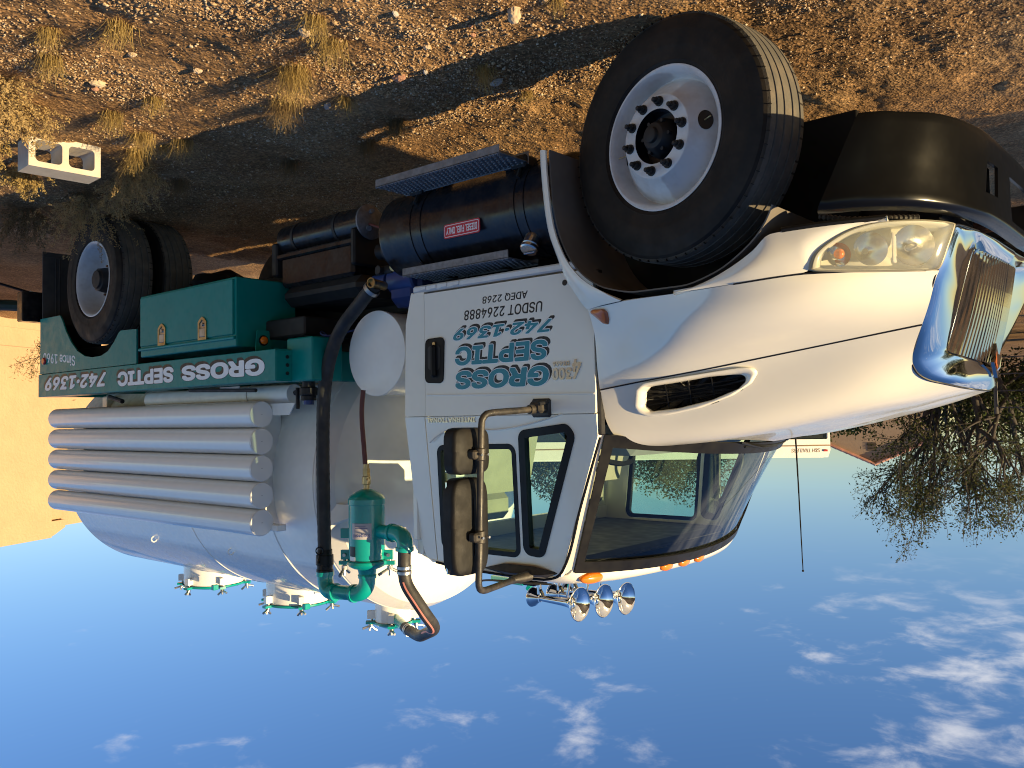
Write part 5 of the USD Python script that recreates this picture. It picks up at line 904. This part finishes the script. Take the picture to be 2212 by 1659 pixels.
# low shed with a white eave, beyond the fence
hr, hn = V(-.998, .066, 0), V(.066, .998, 0); s0 = V(-.6, -33.0, 0); SH = thing('low_shed', 'low brown shed with white eave behind the fence', 'shed')
obj('wall', ext(sbox(-4.2, -.3, 2.2, 2.45), s0, hr, (0, 0, 1), .2), 'rust', SH); obj('roof', trimesh.convex.convex_hull(np.array([s0 + hr * a + hn * f + V(0, 0, z_) for a in (-4.6, 2.6) for f, z_ in ((.8, 2.45), (.8, 2.6), (-4, 3.1), (-4, 3.2))])), 'far_dirt', SH); obj('eave', ext(sbox(-4.6, 2.46, 2.6, 2.62), s0 + hn * .8, hr, (0, 0, 1), .04), 'trailer_white', SH)
# wire fence with posts
FE = thing('wire_fence', 'dark post and rail wire fence under the large tree', 'fence'); f0 = V(-1.9, -14.3, 0)
for i in range(6):
    c = f0 - hr * i * .75; obj('post', cyl(c + V(0, 0, -.1), c + V(0, 0, 1.75), .035, 8), 'fence_wood' if i % 2 else 'wire', FE)
for k in range(5): obj('rail', cyl(f0 + V(0, 0, .35 + k * .32), f0 - hr * 3.75 + V(0, 0, .35 + k * .32), .012, 6), 'wire', FE)
GM = thing('utility_trailer', 'dark green trailer rail with red light behind the truck tail', 'trailer', (0, 0, 0))
gp = V(-8.45, 1.6, .40); gd = V(.05, -1.0, -.04)
obj('side_rail', tube(np.array([gp, gp + gd * 1.9]), .06, 8), 'green_metal', GM); obj('red_light', bx(gp + gd * 1.02 + V(.08, -.04, .01), gp + gd * 1.02 + V(.09, .01, .04)), 'red_lens', GM); obj('wheel', rev([(-.1, .001), (-.1, .22), (.1, .22), (.1, .001)], gp + gd * .2 + V(-.5, 0, -.18), (0, 1, 0), 20), 'rubber', GM)
PO = thing('striped_pole', 'thin dark pole with white sleeve lying behind the mudflap', 'pole')
pa, pb = V(-8.05, 1.15, .13), V(-7.65, .35, .40); obj('shaft', cyl(pa, pb, .014, 8), 'black_plastic', PO); obj('sleeve', cyl(pa * .42 + pb * .58, pa * .30 + pb * .70, .022, 10), 'decal_white', PO); obj('red_band', cyl(pa * .96 + pb * .04, pa * .84 + pb * .16, .018, 10), 'red_lens', PO)

# ------------------------------------------------------------------ things on the ground
def gzz(x, y): return float(gz(np.array([x]), np.array([y]))[0])
bl = Polygon([(-.2, 0), (.2, 0), (.2, .19), (-.2, .19)]).difference(rpoly([(-.165, .032), (-.018, .032), (-.018, .158), (-.165, .158)], .025)).difference(rpoly([(.018, .032), (.165, .032), (.165, .158), (.018, .158)], .025))
CBK = thing('cinder_block', 'pale concrete cinder block lying on its side in dry grass', 'cinder block', (-3.53, 2.08, gzz(-3.5, 2.1) - .012), 3.0)
obj('block', ext(bl, (-.095 + .19 - .19, 0, 0), (0, 1, 0), (0, 0, 1), .19), 'concrete', CBK)
def tuft(label, x, y, n, h, seed, m='straw', spread=.8, name='dry_grass_tuft', group='dry grass tufts on the gravel'):
    rg = np.random.default_rng(seed); t = thing(name, label, 'grass', (x, y, gzz(x, y) - .005), group=group); Vv, F = [], []; n = int(n * 1.5)
    for i in range(n):
        b = rg.normal(size=2) * .03 * h / .16; az = rg.uniform(0, 2 * PI); tilt = abs(rg.normal()) * spread * .6 + .1; l = h * rg.uniform(.5, 1.2); w = rg.uniform(.0009, .0018)
        p = [V(b[0], b[1], 0)]; d = V(math.cos(az) * math.sin(tilt), math.sin(az) * math.sin(tilt), math.cos(tilt))
        for k in range(4):
            p.append(p[-1] + d * l / 4); d = d + V(math.cos(az), math.sin(az), -.35) * .12 * rg.uniform(.2, 1.5); d /= np.linalg.norm(d)
        s = V(-math.sin(az), math.cos(az), 0); o = len(Vv)
        for k, q in enumerate(p): ww = w * (1 - .7 * k / 4); Vv += [q - s * ww, q + s * ww]
        F += [(o + 2 * k + a, o + 2 * k + b_, o + 2 * k + c) for k in range(4) for a, b_, c in ((0, 1, 3), (0, 3, 2))]
    ms = [tm(Vv, F)]
    obj('blades', ms, m, t, smooth=False)
    rg2 = np.random.default_rng(seed + 900); tips = np.array(Vv)[8::10][:: 3]; obj('seed_heads', leaves(tips, .012, rg2, .5, .4), m, t, smooth=False)
for k, (lab, x, y, n, h, m) in enumerate([
    ('tall golden grass tuft in full sun, nearest the wheel shadow edge', -1.56, 1.80, 260, .17, 'straw'),
    ('wispy pale grass tuft beside the flat tan stone', -1.20, 1.86, 150, .13, 'straw'),
    ('dull grass tuft on the edge of the wheel shadow', -1.93, 1.60, 240, .15, 'straw_dull'),
    ('small golden grass tuft just inside the wheel shadow', -1.64, 1.42, 110, .10, 'straw'),
    ('short green-yellow grass tuft alone on sunlit gravel', -2.40, 2.06, 130, .10, 'straw'),
    ('bright grass tuft on the truck shadow edge below the block', -2.92, 1.62, 150, .13, 'straw'),
    ('feathery tuft in sun beside the long truck shadow', -2.95, 1.85, 170, .13, 'straw'),
    ('little grass tuft at the tip of the truck shadow', -3.12, 1.63, 70, .08, 'straw'),
    ('matted tan tuft right of the cinder block', -3.30, 1.72, 260, .16, 'straw'),
    ('grass tuft half sunlit in front of the front wheel shadow', -.90, 1.18, 120, .12, 'straw'),
    ('dark grass tuft in deep shade under the fuel tank step', -1.76, .98, 200, .14, 'straw_dull'),
    ('shaded grass tuft beneath the air tank', -2.85, .92, 180, .14, 'straw_dull'),
    ('shaded grass tuft between step and battery box', -2.15, .86, 180, .14, 'straw_dull'),
    ('thin tuft at the lower frame edge with long shadow', -2.26, 2.62, 140, .13, 'straw'),
    ('broken straw tuft close to the rim of the front tyre shadow', -.25, 1.45, 50, .07, 'straw'),
    ('sunlit tuft among the gravel above the long shadow', -1.05, 2.05, 120, .11, 'straw'),
    ('thin straw tuft near the corner of the frame', -1.75, 2.55, 130, .12, 'straw'),
    ('bushy yellow tuft between the cinder block and the tall tuft', -2.75, 2.12, 170, .12, 'straw'),
    ('low pale tuft behind the tan stone at the frame edge', -2.02, 2.72, 120, .10, 'straw'),
    ('shaded tuft in front of the rear wheel', -3.75, 1.20, 180, .15, 'straw_dull'),
    ('tan tuft under the fender in a strip of sun', -.95, .80, 90, .07, 'straw')]): tuft(lab, x, y, n, h, 200 + k, m)
def drybush(label, x, y, h, n, seed, m='bush_dry', lean=(0, 0)):
    rg = np.random.default_rng(seed); t = thing('dry_bush', label, 'bush', (x, y, gzz(x, y) - .01), group='dry bushes near the truck tail'); st, C = [], []
    for i in range(n):
        az = rg.uniform(0, 2 * PI); tilt = rg.uniform(.1, 1.1); l = h * rg.uniform(.55, 1.15); p = [V(*(rg.normal(size=2) * .04), 0)]; d = V(math.cos(az) * math.sin(tilt) + lean[0], math.sin(az) * math.sin(tilt) + lean[1], math.cos(tilt))
        for k in range(5): d = d + rg.normal(size=3) * .12; d /= np.linalg.norm(d); p.append(p[-1] + d * l / 5)
        p = np.array(p); st.append(tube(p, np.linspace(.0022, .0008, 6), 4, False)); s = rg.uniform(.30, 1, 80); q = np.stack([np.interp(s * 5, np.arange(6), p[:, k]) for k in range(3)], 1); C.append(q + rg.normal(size=q.shape) * .007)
    obj('stems', st, 'straw_dull', t, smooth=False); obj('leaflets', leaves(np.vstack(C), .016, rg, .45, .3), m, t, smooth=False)
for k, a in enumerate([('large golden feathery bush in sun in front of the cinder block', -2.98, 2.50, .25, 60, 'bush_dry'), ('golden bush at the frame edge behind the cinder block', -2.72, 2.72, .26, 40, 'bush_dry'), ('sunlit bush at the outer end of the cinder block', -3.62, 2.50, .22, 40, 'straw'),
                       ('brown bush on the shadow line beside the block', -3.62, 1.56, .24, 46, 'bush_dry'), ('tall brown bush in shade in front of the rear wheel', -4.55, 1.50, .46, 60, 'bush_dry'), ('ragged shaded bush left of the rear wheel bush', -4.05, 1.45, .28, 44, 'bush_dry'), ('wide dull bush behind the mudflap in shade', -5.35, 1.62, .34, 60, 'straw_dull'), ('low sunlit bush beyond the cinder block', -4.2, 2.05, .20, 40, 'straw')]): drybush(*a[:4], a[4], 300 + k, a[5])
def stone(label, x, y, s, seed, m, sq=(1, .75, .6), name='stone'):
    me = pebble(seed, 2, 1.0, .16); me.vertices *= np.array(sq) * s; r = np.random.default_rng(seed); me.apply_transform(trimesh.transformations.rotation_matrix(r.uniform(0, 6), [0, 0, 1]))
    t = thing(name, label, 'stone', (x, y, gzz(x, y) + s * sq[2] * .5), group=None); obj('rock', me, m, t, smooth=False)
for k, a in enumerate([('upright tan stone casting a long shadow near the frame edge', -.42, 1.52, .042, 'stone_tan', (.6, .8, 1.0)), ('orange-red stone half in the wheel shadow', -1.24, 1.42, .035, 'stone_red', (1, .7, .6)), ('small white stone on the wheel shadow edge', -1.10, 1.38, .018, 'stone_grey', (1, .7, .6)), ('round cream pebble in the lit gravel', -.93, 1.53, .016, 'stone_tan', (1, .9, .7)),
                       ('grey flat stone inside the wheel shadow', -.95, 1.04, .034, 'stone_grey', (1.2, .7, .5)), ('reddish pebble pair member nearest the tall tuft', -.71, 1.46, .013, 'stone_red', (1, .8, .7)), ('smaller red pebble near the cream pebble', -.66, 1.53, .011, 'stone_red', (1, .8, .7)), ('dark grey chip at the lower frame edge', -.76, 1.87, .016, 'stone_grey', (1, .6, .7)),
                       ('pale tan stone left of the golden bush', -2.40, 2.35, .030, 'stone_tan', (1.2, .7, .6)), ('yellow stone alone on sunlit gravel', -1.92, 2.09, .022, 'stone_tan', (1, .7, .6)), ('grey stone in shade between two tufts', -1.79, 1.43, .026, 'stone_grey', (1, .8, .7)), ('tan stone upper middle of the lit gravel', -2.02, 2.36, .020, 'stone_tan', (1, .8, .6)), ('pale pinkish stone at the tall tuft base', -1.21, 1.99, .034, 'stone_tan', (1, .9, .5)), ('two-tone stone next to the pale tan stone', -2.48, 2.33, .018, 'stone_red', (1, .8, .6))]): stone(a[0], a[1], a[2], a[3], 500 + k, a[4], a[5])
# dry litter: straws lying about
rg = np.random.default_rng(77); Vv, F = [], []
for i in range(2200):
    x, y = rg.uniform(-4.5, 1.3), rg.uniform(-.1, 3.3); a = rg.uniform(0, PI); l = rg.uniform(.01, .06) * (1.6 if rg.random() < .1 else 1); w = rg.uniform(.0006, .0016); zz = gzz(x, y) + .004 if False else 0
    e = V(math.cos(a), math.sin(a), rg.normal() * .25); s = V(-math.sin(a), math.cos(a), 0); o = len(Vv); Vv += [V(x, y, 0) - e * l / 2 - s * w, V(x, y, 0) + e * l / 2 - s * w, V(x, y, 0) + e * l / 2 + s * w, V(x, y, 0) - e * l / 2 + s * w]; F += [(o, o + 1, o + 2), (o, o + 2, o + 3)]
Vv = np.array(Vv); cz = Vv.reshape(-1, 4, 3).mean(1); Vv[:, 2] += np.repeat(gz(cz[:, 0], cz[:, 1]) + .005, 4)
obj('straw_litter', tm(Vv, F), 'straw', label='loose dry straws scattered over the gravel', cat='litter', kind='stuff', smooth=False)
